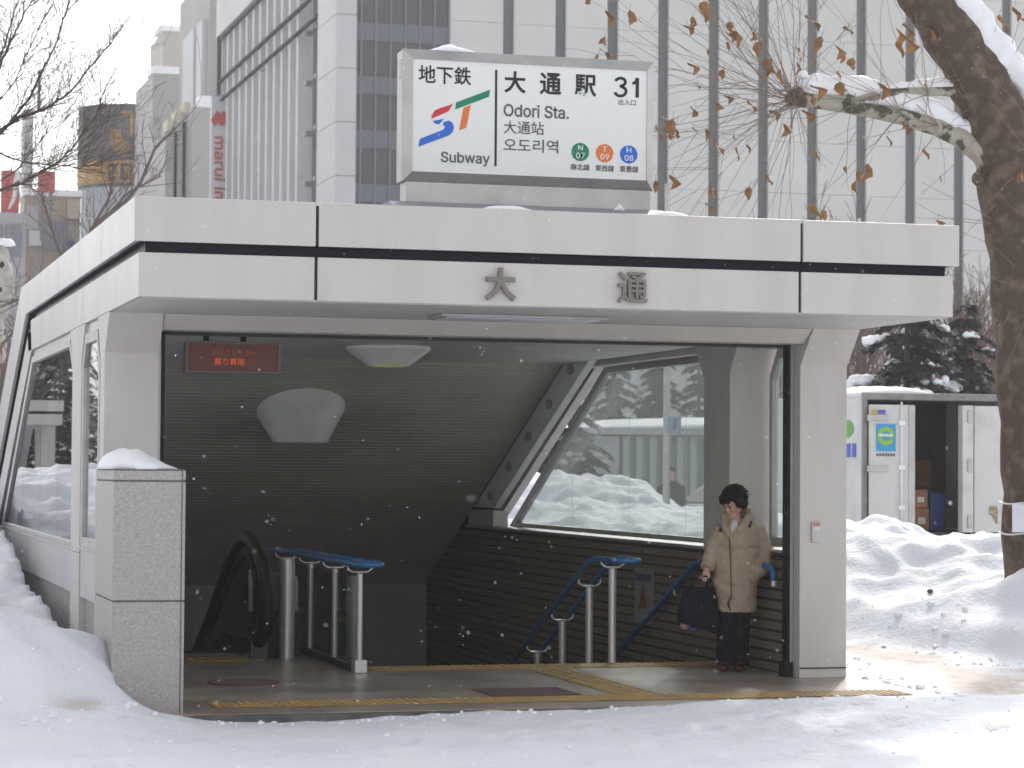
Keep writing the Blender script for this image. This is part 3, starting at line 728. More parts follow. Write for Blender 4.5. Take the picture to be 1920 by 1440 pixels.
cline([(9.6,16.2,0.22),(10.4,16.3,0.40),(11.5,16.8,0.5)], 0.45)
cline([(8.6,15.9,0.06),(9.2,15.4,0.14)], 0.35)
# banks outside the big right window
pxl([(941,985,37),(959,960,36),(1065,943,33),(1120,948,32),(1177,966,31),(1247,966,30),(1320,975,29),(1470,985,27.5)], 0.8)
pxl([(930,905,44),(992,892,43),(1065,889,43),(1120,886,42),(1150,872,42),(1183,899,41),(1234,934,40.5)], 0.7)
cpt(*[float(v) for v in at(1150,862,42)], s=0.45, w=3.0); cpt(*[float(v) for v in at(1165,880,41.6)], s=0.4, w=2.0)
cline([(16,42,-0.05),(17,44,-0.05)], 1.2)
CT = np.array(CT)
def ground_z(x, y):
    x = np.asarray(x, float); y = np.asarray(y, float)
    num = np.full(x.shape, 0.02*-0.06); den = np.full(x.shape, 0.02)
    near = (x > -6) & (x < 26) & (y > 10) & (y < 50)
    xn, yn = x[near], y[near]; a = np.zeros(xn.shape); b_ = np.zeros(xn.shape)
    for cx, cy, cz, s, w in CT:
        e = w*np.exp(-((xn-cx)**2+(yn-cy)**2)/(2*s*s)); a += e*cz; b_ += e
    num[near] += a; den[near] += b_
    z = num/den
    amp = np.clip((z-0.05)*0.6, 0.0, 0.5)
    z = z+fbm(x*1.1+3, y*1.1, 4)*(0.05+0.26*amp)+fbm(x*2.6+11, y*2.6, 3)*(0.022+0.14*amp)+fbm(x*7, y*7+9, 3)*(0.012+0.010*amp)
    rid = 1-np.abs(2*vnoise(x*2.3+31, y*1.9+7))*2
    z = z+amp*0.16*(rid-0.5)+amp*0.05*np.abs(vnoise(x*9+3, y*9))*2
    for fx, fy, fa, fd in FEET:
        m_ = (np.abs(x-fx) < 0.35) & (np.abs(y-fy) < 0.35)
        if not m_.any(): continue
        dx = (x[m_]-fx)*math.cos(fa)+(y[m_]-fy)*math.sin(fa); dy = -(x[m_]-fx)*math.sin(fa)+(y[m_]-fy)*math.cos(fa)
        q = (dx/0.15)**2+(dy/0.065)**2; z[m_] += -fd*np.exp(-q**2)+0.4*fd*np.exp(-(np.sqrt(q)-1.5)**2*5)
    return z
_fr = random.Random(12); FEET = []
for k in range(95):
    fx, fy = _fr.uniform(1.6, 10.2), _fr.uniform(13.6, 16.3)
    FEET.append((fx, fy, _fr.uniform(-.5,.5)+_fr.choice([0.3,1.4]), _fr.uniform(.014,.034)))
for k in range(34):
    t_ = _fr.random()*4.99; i_ = int(t_); a_, b2_ = PATH[i_], PATH[i_+1]; u_ = t_-i_
    FEET.append((a_[0]+(b2_[0]-a_[0])*u_+_fr.uniform(-.4,.4), a_[1]+(b2_[1]-a_[1])*u_, _fr.uniform(0.8,2.0), _fr.uniform(.012,.03)))
FEET.append((1.70,16.12,0.2,0.05))
def axis_pts(a, b_, d, lo, hi):
    m_ = list(np.arange(a, b_, d)); v = a; st_ = d; l = []
    while v > lo: st_ *= 1.25; v -= st_; l.append(v)
    v = m_[-1]; st_ = d; h = []
    while v < hi: st_ *= 1.25; v += st_; h.append(v)
    return np.array(l[::-1]+m_+h)
gx_ = axis_pts(-1.0, 17.0, 0.058, -700, 900)
gy_ = np.concatenate([axis_pts(13.2, 28.0, 0.06, -60, 28.01)[:-1], axis_pts(28.05, 46.0, 0.09, 28.2, 1500)])
XX, YY = np.meshgrid(gx_, gy_, indexing='ij'); ZZ = ground_z(XX, YY)
inside = (XX > 2.34) & (XX < 7.90) & (YY > 17.0) & (YY < 33.5)
plat = (XX > 2.02) & (XX < 8.16) & (YY > 16.80) & (YY < 33.0)
ZZ = np.where(plat, np.minimum(ZZ, -0.06), ZZ)
nx_, ny_ = XX.shape
idx = np.arange(nx_*ny_).reshape(nx_, ny_)
quad = np.stack([idx[:-1,:-1], idx[1:,:-1], idx[1:,1:], idx[:-1,1:]], -1).reshape(-1, 4)
cut = (inside[:-1,:-1] & inside[1:,1:] & inside[1:,:-1] & inside[:-1,1:]).reshape(-1)
quad = quad[~cut]
me = bpy.data.meshes.new('snow_ground')
me.from_pydata(np.stack([XX, YY, ZZ], -1).reshape(-1, 3).tolist(), [], quad.tolist()); me.update()
me.polygons.foreach_set('use_smooth', [True]*len(me.polygons))
M['ground'] = mat('snow_ground', (0.82,0.835,0.885), 0.65, c2=(0.76,0.78,0.845), scale=1.6, bump=0.7, bscale=20, spec=0.2)
# trampled brownish snow on the path and dirt in the ploughed heaps, kept as stains in the snow itself
t = M['ground'].node_tree
attr = t.nodes.new('ShaderNodeAttribute'); attr.attribute_name = 'trodden'
mx = t.nodes.new('ShaderNodeMix'); mx.data_type = 'RGBA'; mx.inputs[7].default_value = (0.50,0.41,0.33,1)
old = [l for l in t.links if l.to_socket.name == 'Base Color'][0].from_socket
t.links.new(attr.outputs['Fac'], mx.inputs[0]); t.links.new(old, mx.inputs[6])
t.links.new(mx.outputs[2], t.nodes['Principled BSDF'].inputs['Base Color'])
me.materials.append(M['ground'])
def seg_d(x, y, pts):
    d = np.full(x.shape, 1e9)
    for a, b_ in zip(pts[:-1], pts[1:]):
        ax, ay = a[:2]; bx, by = b_[:2]; L = (bx-ax)**2+(by-ay)**2
        t_ = np.clip(((x-ax)*(bx-ax)+(y-ay)*(by-ay))/L, 0, 1); d = np.minimum(d, np.hypot(x-ax-t_*(bx-ax), y-ay-t_*(by-ay)))
    return d
dpath = np.minimum(seg_d(XX, YY, PATH), seg_d(XX, YY, [(9.6,18.9),(10.4,19.7),(12.0,20.4)]))
w_ = np.clip(1.25-dpath/0.42+fbm(XX*3, YY*3, 3)*0.9, 0, 1)*0.8
dirty = np.exp(-(seg_d(XX, YY, [(1.66,16.14),(1.80,16.30)])/0.11)**2)*np.clip(0.45+fbm(XX*5, YY*5, 3), 0, 1)*0.7
heapd = np.exp(-(seg_d(XX, YY, [(13.5,42.2),(15.8,42.0),(17.0,40.6)])/1.2)**2)*np.clip(fbm(XX*1.2, YY*1.2, 4)*1.6+0.25, 0, 1)*0.5
w_ = np.clip(w_+dirty+heapd, 0, 1)
ca = me.attributes.new('trodden', 'FLOAT', 'POINT'); ca.data.foreach_set('value', w_.ravel())
o = bpy.data.objects.new('snow_ground', me); COL.objects.link(o); tag(o, kind='structure')
def gz(x, y): return float(ground_z(np.array([x]), np.array([y]))[0])

# crumbs of snow broken off along the platform edge, the drift and the foot of the bank
cr_r = random.Random(8); cm = MB()
def crumbs(pts, sp, n_, r0_, r1_):
    for k in range(n_):
        t_ = cr_r.random()*(len(pts)-1.001); i_ = int(t_); u_ = t_-i_
        x_ = pts[i_][0]+(pts[i_+1][0]-pts[i_][0])*u_+cr_r.gauss(0, sp); y_ = pts[i_][1]+(pts[i_+1][1]-pts[i_][1])*u_+cr_r.gauss(0, sp)
        if 2.1 < x_ < 8.15 and 16.78 < y_ < 33: continue
        r_ = r0_+(r1_-r0_)*cr_r.random()**3; nb_ = len(cm.v); cm.ball((x_, y_, gz(x_, y_)+r_*.2), (r_*cr_r.uniform(.7,1.3), r_*cr_r.uniform(.7,1.2), r_*cr_r.uniform(.5,.9)), 7, 5)
        for q_ in range(nb_, len(cm.v)): cm.v[q_] = tuple(c+cr_r.uniform(-.22,.22)*r_ for c in cm.v[q_])
crumbs([(2.5,16.6),(5,16.6),(8.1,16.6)], .09, 130, .005, .022)
crumbs([(8.3,17.2),(8.4,19.0),(8.5,21.0)], .14, 70, .006, .035)
crumbs([(10.5,19.6),(10.5,21.0),(10.6,23.0),(10.4,24.4)], .24, 90, .006, .045)
crumbs([(1.4,15.7),(2.0,16.3),(2.4,16.7)], .14, 70, .006, .028)
crumbs([(0,14.6),(5,14.4),(10,14.6)], .7, 160, .005, .018)
tag(cm.build('snow_crumbs', M['snow_clean'], None, smooth=True), kind='stuff')

# dirt clods on the bank and a lump of old ice in the left heap
p = at(1740, 1102, 24.4); MB().ball((p[0], p[1], p[2]+0.02), (0.045,0.04,0.03), 7, 5)
cl = MB().ball((p[0], p[1]-0.05, gz(p[0], p[1]-0.05)+0.02), (0.036,0.03,0.022), 8, 6)
tag(cl.build('dirt_clod', mat('dirt', (0.12,0.09,0.07), 0.9), None), 'small dark clod of dirt lying on the snow bank right of the column', 'clod')

# ------------------------------------------------------------------ bare tree generator
def grow(m_, p, d, L, r, depth, rnd, spread=0.5, up=0.15, n=5, leafpts=None, wob=0.18, kids=(2,4), rmin=0.003):
    pts = [np.array(p, float)]; rr = [r]; d = np.array(d, float); d /= np.linalg.norm(d)
    k = 4 if depth > 0 else 3
    for i in range(k):
        d = d+np.array([rnd.uniform(-1,1), rnd.uniform(-1,1), rnd.uniform(-1,1)])*wob+np.array([0,0,up*0.3]); d /= np.linalg.norm(d)
        pts.append(pts[-1]+d*L/k); rr.append(max(r*(1-0.55*(i+1)/k), rmin))
    m_.tube(pts, rr, n if depth > 1 else 3, caps=False)
    if leafpts is not None and depth == 0: leafpts.append((pts[-1], d))
    if depth <= 0: return
    for j in range(rnd.randint(*kids)):
        i = rnd.randint(1, k); a = np.array([rnd.uniform(-1,1), rnd.uniform(-1,1), rnd.uniform(-0.5,1)])
        nd = d*(1-spread)+a/np.linalg.norm(a)*spread+np.array([0,0,up])
        grow(m_, pts[i], nd, L*rnd.uniform(0.5,0.8), max(rr[i]*0.7, rmin), depth-1, rnd, spread, up, n, leafpts, wob, kids, rmin)
def bare_tree(x, y, h, seed, label, group, r=None, depth=5, m=None, spread=0.5, name='bare_tree', z=None, trunk=0.35, rmin=0.006, kids=(2,4)):
    rnd = random.Random(seed); z = gz(x, y)-0.1 if z is None else z; r = r or h*0.02
    t_ = thing(name, (x,y,z), label, 'tree', group)
    tr = MB(); pts = [(x,y,z)]; d = np.array([rnd.uniform(-.08,.08), rnd.uniform(-.08,.08), 1.0])
    for i in range(4): pts.append(tuple(np.array(pts[-1])+d*h*trunk/4+np.array([rnd.uniform(-.03,.03)*h*.2, rnd.uniform(-.03,.03)*h*.2, 0])))
    tr.tube(pts, [r*(1.2-0.1*i) for i in range(5)], 8); tr.build('trunk', m or M['twig_far'], t_, smooth=True)
    cr = MB()
    for k in range(rnd.randint(4, 6)):
        a = rnd.uniform(0, 6.28); s_ = rnd.uniform(0.25,0.7)
        grow(cr, pts[-1-(k % 2)], (math.cos(a)*s_, math.sin(a)*s_, 1.0), h*rnd.uniform(0.25,0.36), r*0.6, depth-1, rnd, spread, 0.12, 5, None, 0.16, kids, rmin)
    cr.build('branches', m or M['twig_far'], t_)
    return t_

# ------------------------------------------------------------------ plane tree at the right
TY = 23.5
pt = thing('plane_tree', (12.3,TY,0.7), 'big mottled plane tree with dead brown leaves at the right edge', 'tree')
tp = [(1962,1110,.44),(1955,1000,.40),(1946,880,.385),(1938,740,.37),(1930,600,.37),(1922,480,.385),(1912,380,.40),(1895,290,.385),(1862,205,.33),(1822,130,.29),(1776,60,.26),(1728,-15,.245),(1670,-110,.23)]
tk = MB(); pts = []; rr = []
for i in range(len(tp)-1):
    for s_ in range(3):
        t_ = s_/3; px_ = tp[i][0]+(tp[i+1][0]-tp[i][0])*t_; py_ = tp[i][1]+(tp[i+1][1]-tp[i][1])*t_
        pts.append(at(px_, py_, TY)); rr.append(tp[i][2]+(tp[i+1][2]-tp[i][2])*t_+0.02*math.sin(len(pts)*1.9))
tk.tube(pts, rr, 28)
for i, v in enumerate(tk.v):
    c_ = pts[i//28]; d_ = np.array(v)-c_; k_ = 1+0.10*float(fbm(np.array([(i % 28)*0.45]), np.array([(i//28)*0.55]))[0])
    tk.v[i] = tuple(c_+d_*k_)
trunk = tk.build('trunk', M['bark'], pt, smooth=True)
# pale patch low on the left of the trunk and an old branch scar
def limb(lst, m, name, parent, n=12, dy=0.0):
    P = [at(a, b_, TY+dy+(c_[1] if len(c_) > 1 else 0)) for a, b_, *c_ in lst]; m_ = MB(); m_.tube(P, [c_[0] for a, b_, *c_ in lst], n); return m_.build(name, m, parent, smooth=True)
lower = [(1900,350,.19),(1868,318,.155),(1842,288,.125),(1800,258,.105),(1760,240,.095),(1700,221,.085),(1640,209,.075),(1580,199,.068),(1530,192,.064),(1492,187,.075)]
upper = [(1900,190,.12),(1860,180,.08),(1825,175,.062),(1770,170,.056),(1700,171,.053),(1640,177,.05),(1580,184,.05),(1535,185,.054),(1495,182,.065)]
limb(lower, M['bark_light'], 'branch', pt); limb(upper, M['bark_light'], 'branch', pt)
knob = MB(); kc = at(1492, 184, TY)
for dx, dz, r in ((0,0,.075),(-.035,.045,.05),(.05,-.03,.07),(-.045,-.035,.055),(.02,.06,.05),(-.07,.0,.04)): knob.ball((kc[0]+dx, kc[1]+random.Random(int(dx*99)).uniform(-.05,.05), kc[2]+dz), r, 10, 8)
kn = knob.build('branch_knob', mat('knob_bark', (0.17,0.13,0.095), 0.9, c2=(0.09,0.07,0.055), scale=14, bump=0.8), pt, smooth=True)
rm = kn.modifiers.new('r', 'REMESH'); rm.mode = 'VOXEL'; rm.voxel_size = 0.02; rm.use_smooth_shade = True; baked(kn)
sc_ = MB()
for px_, py_, r in ((1834,335,.07),(1848,322,.06)):
    q = at(px_, py_, TY-0.1); sc_.ball(q, (r, r, r*1.1), 10, 8)
s2 = sc_.build('branch_scar', M['bark'], pt, smooth=True); rm = s2.modifiers.new('r', 'REMESH'); rm.mode = 'VOXEL'; rm.voxel_size = 0.018; rm.use_smooth_shade = True; baked(s2)
# twigs fanning from the knob
rnd = random.Random(21); tw = MB(); tips = []
def twig(p0, ang, L, r=0.0055, droop=0.0, yv=0.3, nseg=7):
    d = np.array([math.cos(ang), rnd.uniform(-yv, yv), math.sin(ang)]); P = [np.array(p0)]; R = [r]
    for i in range(nseg):
        d = d+np.array([rnd.uniform(-.16,.16), rnd.uniform(-.08,.08), rnd.uniform(-.16,.16)-droop]); d /= np.linalg.norm(d)
        P.append(P[-1]+d*L/nseg); R.append(max(r*(1-0.6*(i+1)/nseg), 0.0016))
    tw.tube(P, R, 4, caps=False); tips.append((P[-1], d)); tips.append((P[-3], d)); return P
for k in range(80):
    a = RAD(rnd.choice([rnd.uniform(30,150), rnd.uniform(110,200), rnd.uniform(140,225), rnd.uniform(195,290)]))
    L = rnd.uniform(0.9, 2.3) if math.cos(a) < 0.2 else rnd.uniform(0.6, 1.3)
    P = twig(kc+np.array([rnd.uniform(-.08,.06), rnd.uniform(-.1,.1), rnd.uniform(-.1,.1)]), a, L, rnd.uniform(.0024,.0048), rnd.uniform(-.035,.035))
    for j in range(rnd.randint(0, 3)):
        q = P[rnd.randint(2, 6)]; twig(q, a+rnd.uniform(-.7,.7), L*rnd.uniform(.25,.5), .003, 0, .3, 4)
for px_, py_ in ((1600,195),(1690,215),(1760,236),(1650,178),(1740,176),(1850,230),(1870,420),(1860,180),(1890,120)):
    for k in range(7): twig(at(px_, py_, TY-0.1), RAD(rnd.uniform(50,280)), rnd.uniform(.5,1.5), .004)
for k in range(16):                                   # twigs of branches above the frame hanging in from the top
    twig(at(rnd.uniform(1240,1700), -60, TY+rnd.uniform(-.6,.6)), RAD(rnd.uniform(200,340)), rnd.uniform(.6,1.3), .004)
for k in range(10): twig(at(rnd.uniform(1850,1990), rnd.uniform(150,600), TY-0.45), RAD(rnd.uniform(120,250)), rnd.uniform(.4,1.0), .003)
tw.build('twigs', M['twig'], pt)
# dead leaves: curled five-lobed blades
lf = MB(); lr = random.Random(5)
def leaf(p, size):
    ax = lr.uniform(0, 6.28); tilt = lr.uniform(-.6,.6)
    ex = np.array([math.cos(ax), math.sin(ax), tilt*.3]); ez = np.array([lr.uniform(-.35,.35), lr.uniform(-.35,.35), -1.0]); ez /= np.linalg.norm(ez)
    ex = ex-ez*(ex@ez); ex /= np.linalg.norm(ex); en = np.cross(ex, ez)
    shape = [(0,0),(.18,.08),(.36,.16),(.36,.30),(.46,.50),(.30,.58),(.20,.76),(0,1.0),(-.20,.74),(-.32,.60),(-.44,.48),(-.36,.30),(-.34,.14),(-.16,.06)]
    curl = lr.uniform(1.0,3.2); nar = lr.uniform(.32,.8); V = [np.array(p)+ez*size*.42]; 
    for u, w in shape:
        un = u*nar; V.append(np.array(p)+ex*un*size+ez*(w*size)+en*size*curl*(un*un+0.2*math.sin(w*5+ax))*.8)
    nS = len(shape); lf.add(V, [(0, 1+i, 1+(i+1) % nS) for i in range(nS)])
    lf.tube([np.array(p), np.array(p)-ez*size*.45], .002, 3, caps=False)
spots = [(1140,30),(1182,32),(1298,128),(1135,80),(1327,15),(1300,45),(1378,68),(1368,52),(1427,90),(1440,122),(1450,120),(1465,140),(1520,35),(1540,80),(1525,115),(1532,165),(1575,165),(1600,120),(1655,165),(1690,65),(1707,55),(1708,80),(1695,85),(1760,70),(1750,60),(1235,245),(1255,250),(1262,235),(1245,225),(1262,342),(1340,272),(1338,355),(1334,362),(1406,362),(1475,245),(1450,215),(1512,215),(1610,330),(1630,320),(1605,350),(1530,392),(1545,405),(1667,265),(1690,230),(1500,130),(1445,340),(1230,350),(1885,40),(1905,25),(1905,320),(1890,325),(1915,335),(1900,310),(1920,45),(1580,105),(1575,95),(1412,200),(1386,288)]
for px_, py_ in spots:
    leaf(at(px_, py_-12, TY+lr.uniform(-.9,.3)), lr.uniform(.12,.21))
for k in range(46):
    P_, d_ = tips[lr.randrange(len(tips))]; leaf(P_, lr.uniform(.06,.14))
lf.build('dead_leaves', M['leaf'], pt)
# snow on the limbs
def snowline(lst, name, label, dy=0.0, n=12, flat=0.55, rag=6):
    P = []; R = []; r0 = random.Random(rag)
    for i in range(len(lst)-1):
        for s_ in range(5):
            t_ = s_/5; v = [lst[i][k]+(lst[i+1][k]-lst[i][k])*t_ for k in range(3)]
            P.append(at(v[0], v[1]+r0.uniform(-1.5,1.5), TY+dy)); R.append(max(v[2]*(1+r0.uniform(-.14,.14)), 0.012))
    m_ = MB(); m_.tube(P, R, n)
    for i, v in enumerate(m_.v):
        c_ = P[min(i//n, len(P)-1)]; d_ = np.array(v)-c_
        m_.v[i] = tuple(c_+d_*(1+0.55*float(fbm(np.array([(i//n)*0.6+rag]), np.array([(i % n)*0.9]))[0])))
    o = m_.build(name, M['snow_clean'], None, smooth=True)
    sm = o.modifiers.new('s', 'SUBSURF'); sm.levels = 1; sm.render_levels = 1
    return tag(o, label, 'snow', 'snow lying on the plane tree')
snowline([(1500,166,.06),(1520,160,.11),(1560,162,.10),(1600,161,.12),(1640,164,.085),(1665,168,.03),(1700,161,.05),(1760,157,.065),(1800,161,.05),(1816,170,.02)], 'snow_ridge', 'long ridge of snow on the upper of the two plane tree branches', 0.0)
snowline([(1625,192,.02),(1660,188,.085),(1700,192,.135),(1740,207,.15),(1780,231,.13),(1805,243,.125),(1830,250,.14),(1845,252,.08)], 'snow_ridge', 'thick ridge of snow on the lower mottled branch near the trunk', 0.05)
snowline([(1740,-30,.10),(1785,-12,.16),(1815,28,.19),(1850,80,.21),(1885,122,.19),(1920,155,.16),(1945,175,.10)], 'snow_ridge', 'thick white snow on top of the leaning trunk limb', 0.0, 16)
for i, (px_, py_, r) in enumerate(((1505,140,.055),(1530,148,.075),(1520,160,.075))):
    q = at(px_, py_, TY-0.05); b_ = MB().ball(q, (r, r, r*.8), 12, 9).build('snow_lump', M['snow_clean'], None, smooth=True)
    tag(b_, ['small snow lump balanced on the highest twig of the branch knob','rounded snow lump above the branch knob right of the small lump','lower snow lump sitting directly on the branch knob'][i], 'snow', 'snow lying on the plane tree')
# notice tied to the trunk
nt_ = thing('tree_notice', at(1905,970,TY-0.4), 'white paper notice tied round the plane tree trunk with cord', 'notice')
a = at(1898,945,TY-0.42); b2 = at(1960,945,TY-0.40); c_ = at(1898,998,TY-0.42)
m_ = MB(); w3 = 8
for i in range(w3):
    x0 = a[0]+(b2[0]-a[0])*i/w3; x1 = a[0]+(b2[0]-a[0])*(i+1)/w3
    y0 = a[1]-0.03*math.sin(math.pi*i/w3); y1 = a[1]-0.03*math.sin(math.pi*(i+1)/w3)
    m_.add([(x0,y0,c_[2]),(x1,y1,c_[2]),(x1,y1,a[2]),(x0,y0,a[2]),(x0,y0+.004,c_[2]),(x1,y1+.004,c_[2]),(x1,y1+.004,a[2]),(x0,y0+.004,a[2])], [(0,1,2,3),(7,6,5,4),(0,4,5,1),(3,2,6,7)])
m_.build('sheet', mat('paper', (0.74,0.75,0.80), 0.6, c2=(0.66,0.67,0.72), scale=9), nt_)
for py_ in (943, 1000):
    z_ = at(1900, py_, TY)[2]; tc_ = at(1950, py_, TY); m_ = MB()
    m_.tube([(tc_[0]+.415*math.cos(k*math.pi/16), tc_[1]+.415*math.sin(k*math.pi/16), z_+.01*math.sin(k)) for k in range(33)], .009, 6); m_.build('cord', M['white'], nt_)
kt = MB(); q = at(1868,958,TY-.1); kt.tube([q, q+np.array([-.03,-.02,-.06]), q+np.array([-.01,-.03,-.13])], [.02,.03,.012], 8); kt.build('knot', mat('knot_tape', (0.45,0.36,0.24), 0.7), nt_, smooth=True)

# ================================================================== background buildings
def bmat(n, c, c2=None, r=0.6): return mat(n, c, r, c2=c2 or tuple(v*0.9 for v in c), scale=0.25)
M['panel'] = bmat('pale_wall_panel', (0.62,0.62,0.60)); M['fin'] = bmat('wall_fin', (0.58,0.58,0.585)); M['strip'] = mat('window_strip_glass', (0.10,0.10,0.12), 0.3, c2=(0.07,0.085,0.095), scale=0.12)
M['dark_rail'] = mat('dark_rail', (0.05,0.05,0.055), 0.8, spec=0.1); M['bay'] = mat('bay_glass', (0.05,0.052,0.072), 0.15, c2=(0.035,0.036,0.05), scale=0.2); M['span'] = mat('spandrel', (0.11,0.115,0.15), 0.3); M['mull'] = mat('mullion', (0.17,0.175,0.21), 0.5)
M['groove'] = mat('wall_groove', (0.46,0.47,0.49), 0.6)
BY = 110.0
def bx(px, Y=BY): return float(at(px, 300, Y)[0])
XB = bx(665)
big = thing('department_store', (XB+15,BY+10,0), 'huge pale panelled building with dark vertical window strips behind the entrance', 'building')
ZB = 27.0
MB().box(XB+0.4, bx(2180), BY+0.35, 143.4, -0.5, ZB-0.5).build('wall', M['groove'], big)
strips = [952,1050,1148,1243,1338,1431,1523,1615,1707,1798,1888,1978]
sw = 0.30
xl = bx(842); fz = [0.2+i*2.42 for i in range(12)]
edges = [xl]
for s_ in strips: edges += [bx(s_)-0.26, bx(s_)+0.26]
edges.append(bx(2170))
for i in range(0, len(edges)-1, 2):
    m_ = MB(); xa, xb = edges[i], edges[i+1]
    for k in range(11):
        m_.box(xa, xb, BY, BY+0.34, fz[k]+0.008, fz[k+1]-0.008)
    m_.build('wall_panel', M['panel'], big)
for s_ in strips:
    m_ = MB(); x = bx(s_)
    m_.box(x-0.259, x+0.259, BY+0.2, BY+0.3, 0.2, ZB-0.6); w_ = m_.build('window_strip', M['strip'], big)
# glazed bay left of the panels
m_ = MB(); m_.box(XB+0.06, xl-0.02, BY+0.1, BY+0.33, 0, ZB-0.5); bay = m_.build('glass_bay', M['bay'], big)
m_ = MB()
for i in range(7): x = XB+0.25+(xl-XB-0.3)*i/6; m_.box(x-0.035, x+0.035, BY-0.04, BY+0.098, 0, ZB-0.5)
m_.build('mullion', M['mull'], bay)
m_ = MB()
for k in range(11): m_.box(XB+0.07, xl-0.03, BY+0.03, BY+0.097, fz[k]+1.3, fz[k]+2.1)
m_.build('spandrel', M['span'], bay)
# corner pier and the finned side face
m_ = MB()
for k in range(11): m_.box(XB-0.9, XB+0.04, BY-0.02, BY+4.2, fz[k]+0.015, fz[k+1]-0.015)
m_.build('corner_pier', M['fin'], big)
ya = [float(atX(p, 300, XB)[1]) for p in (600, 618, 436)]
m_ = MB(); m_.box(XB-0.2, XB+0.39, BY+4.25, 143.3, 0, ZB-0.56); m_.build('side_wall', mat('side_glass_wall', (0.42,0.43,0.46), 0.4), big)
for i in range(12):
    y = 143.2-(143.2-120.0)*i/11
    MB().box(XB-0.75, XB-0.202, y-0.28, y+0.28, 0, ZB-0.56).build('fin', M['fin'], big)
for y in (118.2, 115.8):
    m_ = MB(); m_.box(XB-0.40, XB-0.202, y-0.35, y+0.35, 0, ZB-1); 
    for k in range(11): m_.box(XB-0.7, XB-0.401, y-0.3, y+0.3, fz[k]+0.4, fz[k]+0.6)
    m_.build('shaft', M['mull'], big)
MB().box(XB-0.95, XB+6, BY+4.3, 144.0, ZB-0.55, ZB+1.6).build('cornice', M['fin'], big)
for zz, dy in ((ZB-0.85,0.12),(ZB-3.3,0.12),(ZB-4.4,0.1)):
    MB().box(XB-0.95, XB-0.76, BY+4.3, 143.5, zz, zz+dy).build('maintenance_rail', M['dark_rail'], big)
MB().box(XB-0.95, XB-0.7, 143.3, 143.6, ZB-4.4, ZB-0.6).build('maintenance_rail', M['dark_rail'], big)
# projecting banner sign on the far end of the side face
bn = thing('banner_sign', (XB-1.6,143.0,12), 'tall white projecting banner sign with red wave emblem and red lettering', 'sign')
YS = 142.6
l, r_ = at(397,185,YS), at(430,370,YS)
MB().box(l[0], r_[0], YS, YS+0.5, 8.0, at(410,180,YS)[2]).build('board', mat('banner_white', (0.60,0.61,0.65), 0.5), bn)
for py_ in (240,315): q = at(433,py_,YS); MB().box(r_[0]+0.002, XB-0.05, YS+0.1, YS+0.4, q[2]-0.15, q[2]+0.15).build('bracket', M['alu'], bn)
red = mat('banner_red', (0.50,0.045,0.05), 0.5)
E3 = lambda x, y: at(240+x/3.79, y/3.79, YS)
MB().prism([(float(E3(x,y)[0]), float(E3(x,y)[2])) for x, y in ((587,855),(632,785),(655,812),(680,788),(728,862),(705,895),(688,875),(662,895),(640,872),(612,895))], YS-0.12, YS-0.02, 'y').build('emblem', red, bn)
p0 = E3(615, 968); p1 = E3(688, 1560)
text('marui imai', (0, float(p0[2]-p1[2]), 0, float(p1[0]-p0[0])), 0, red, 'lettering', bn, depth=0.06, bold=0.04,
     axis=((p0[0], YS-0.01, p0[2]), (0,0,-1), (1,0,0), (0,-1,0)))
q0, q1 = E3(612,672), E3(700,686); MB().box(q0[0], q1[0], YS-0.05, YS-0.01, q1[2], q0[2]).build('header_line', mat('banner_blue', (0.2,0.22,0.36), 0.5), bn)

def tower(name, label, Y, a, b_, s, top, m1, m2=None, bottom=0.0, group='buildings along the street', depth=None):
    """front face between pixels a and b at distance Y, left side receding until pixel s"""
    xa, xb = bx(a, Y), bx(b_, Y); zt = float(at(a, top, Y)[2])
    ye = float(atX(s, 300, xa)[1]) if s < a-0.5 else Y+12
    t_ = thing(name, (xa,Y,0), label, 'building', group)
    MB().box(xa, xb, Y, max(ye, Y+3), bottom, zt).build('wall', m1, t_)
    return t_, xa, xb, Y, ye, zt
c1 = bmat('tower_grey', (0.36,0.345,0.335)); c2 = bmat('tower_beige', (0.50,0.45,0.40)); c3 = bmat('tower_mid_grey', (0.38,0.365,0.36))
t_, xa, xb, y0, ye, zt = tower('office_tower', 'tall plain grey tower behind the banner sign, cut off by the top edge', 155, 390, 442, 334, -60, c1)
for p in (352, 362, 378):
    y_ = float(atX(p, 300, xa)[1]); MB().box(xa-0.3, xa-0.01, y_-1.6, y_+0.8, 0, zt-3).build('pilaster', M['fin'], t_)
t_, xa, xb, y0, ye, zt = tower('beige_tower', 'small beige rooftop tower left of the tall grey one', 185, 303, 340, 279, 58, c2)
MB().box(xa-0.3, xb, y0-0.3, y0+3, zt, zt+0.4).build('parapet', M['snow_clean'], t_)
t_, xa, xb, y0, ye, zt = tower('grey_block', 'plain grey block with a snowy roof edge under the beige tower', 172, 285, 345, 253, 137, c3)
MB().box(xa-0.1, xb, y0-0.1, y0+2.5, zt, zt+0.5).build('parapet', M['snow_clean'], t_)
t_, xa, xb, y0, ye, zt = tower('stepped_building', 'grey stepped building with pale roof blocks left of the banner sign', 148, 360, 410, 345, 200, bmat('stepped_grey', (0.40,0.385,0.38)))
MB().box(xa+0.4, xa+1.4, y0+0.1, y0+1.5, zt, zt+0.7).build('roof_snow', M['snow_clean'], t_)
for a_, s_, tp_ in ((342,330,212),(326,312,228),(310,296,245)):
    xx, x2 = bx(a_,150), bx(a_+22,150); z_ = float(at(a_,tp_,150)[2])
    MB().box(xx, x2, 150, 156, 0, z_).build('step_wall', c3, t_); MB().box(xx+0.1, xx+0.5, 150.1, 152, z_, z_+0.7).build('step_block', bmat('step_beige', (0.55,0.50,0.40)), t_)
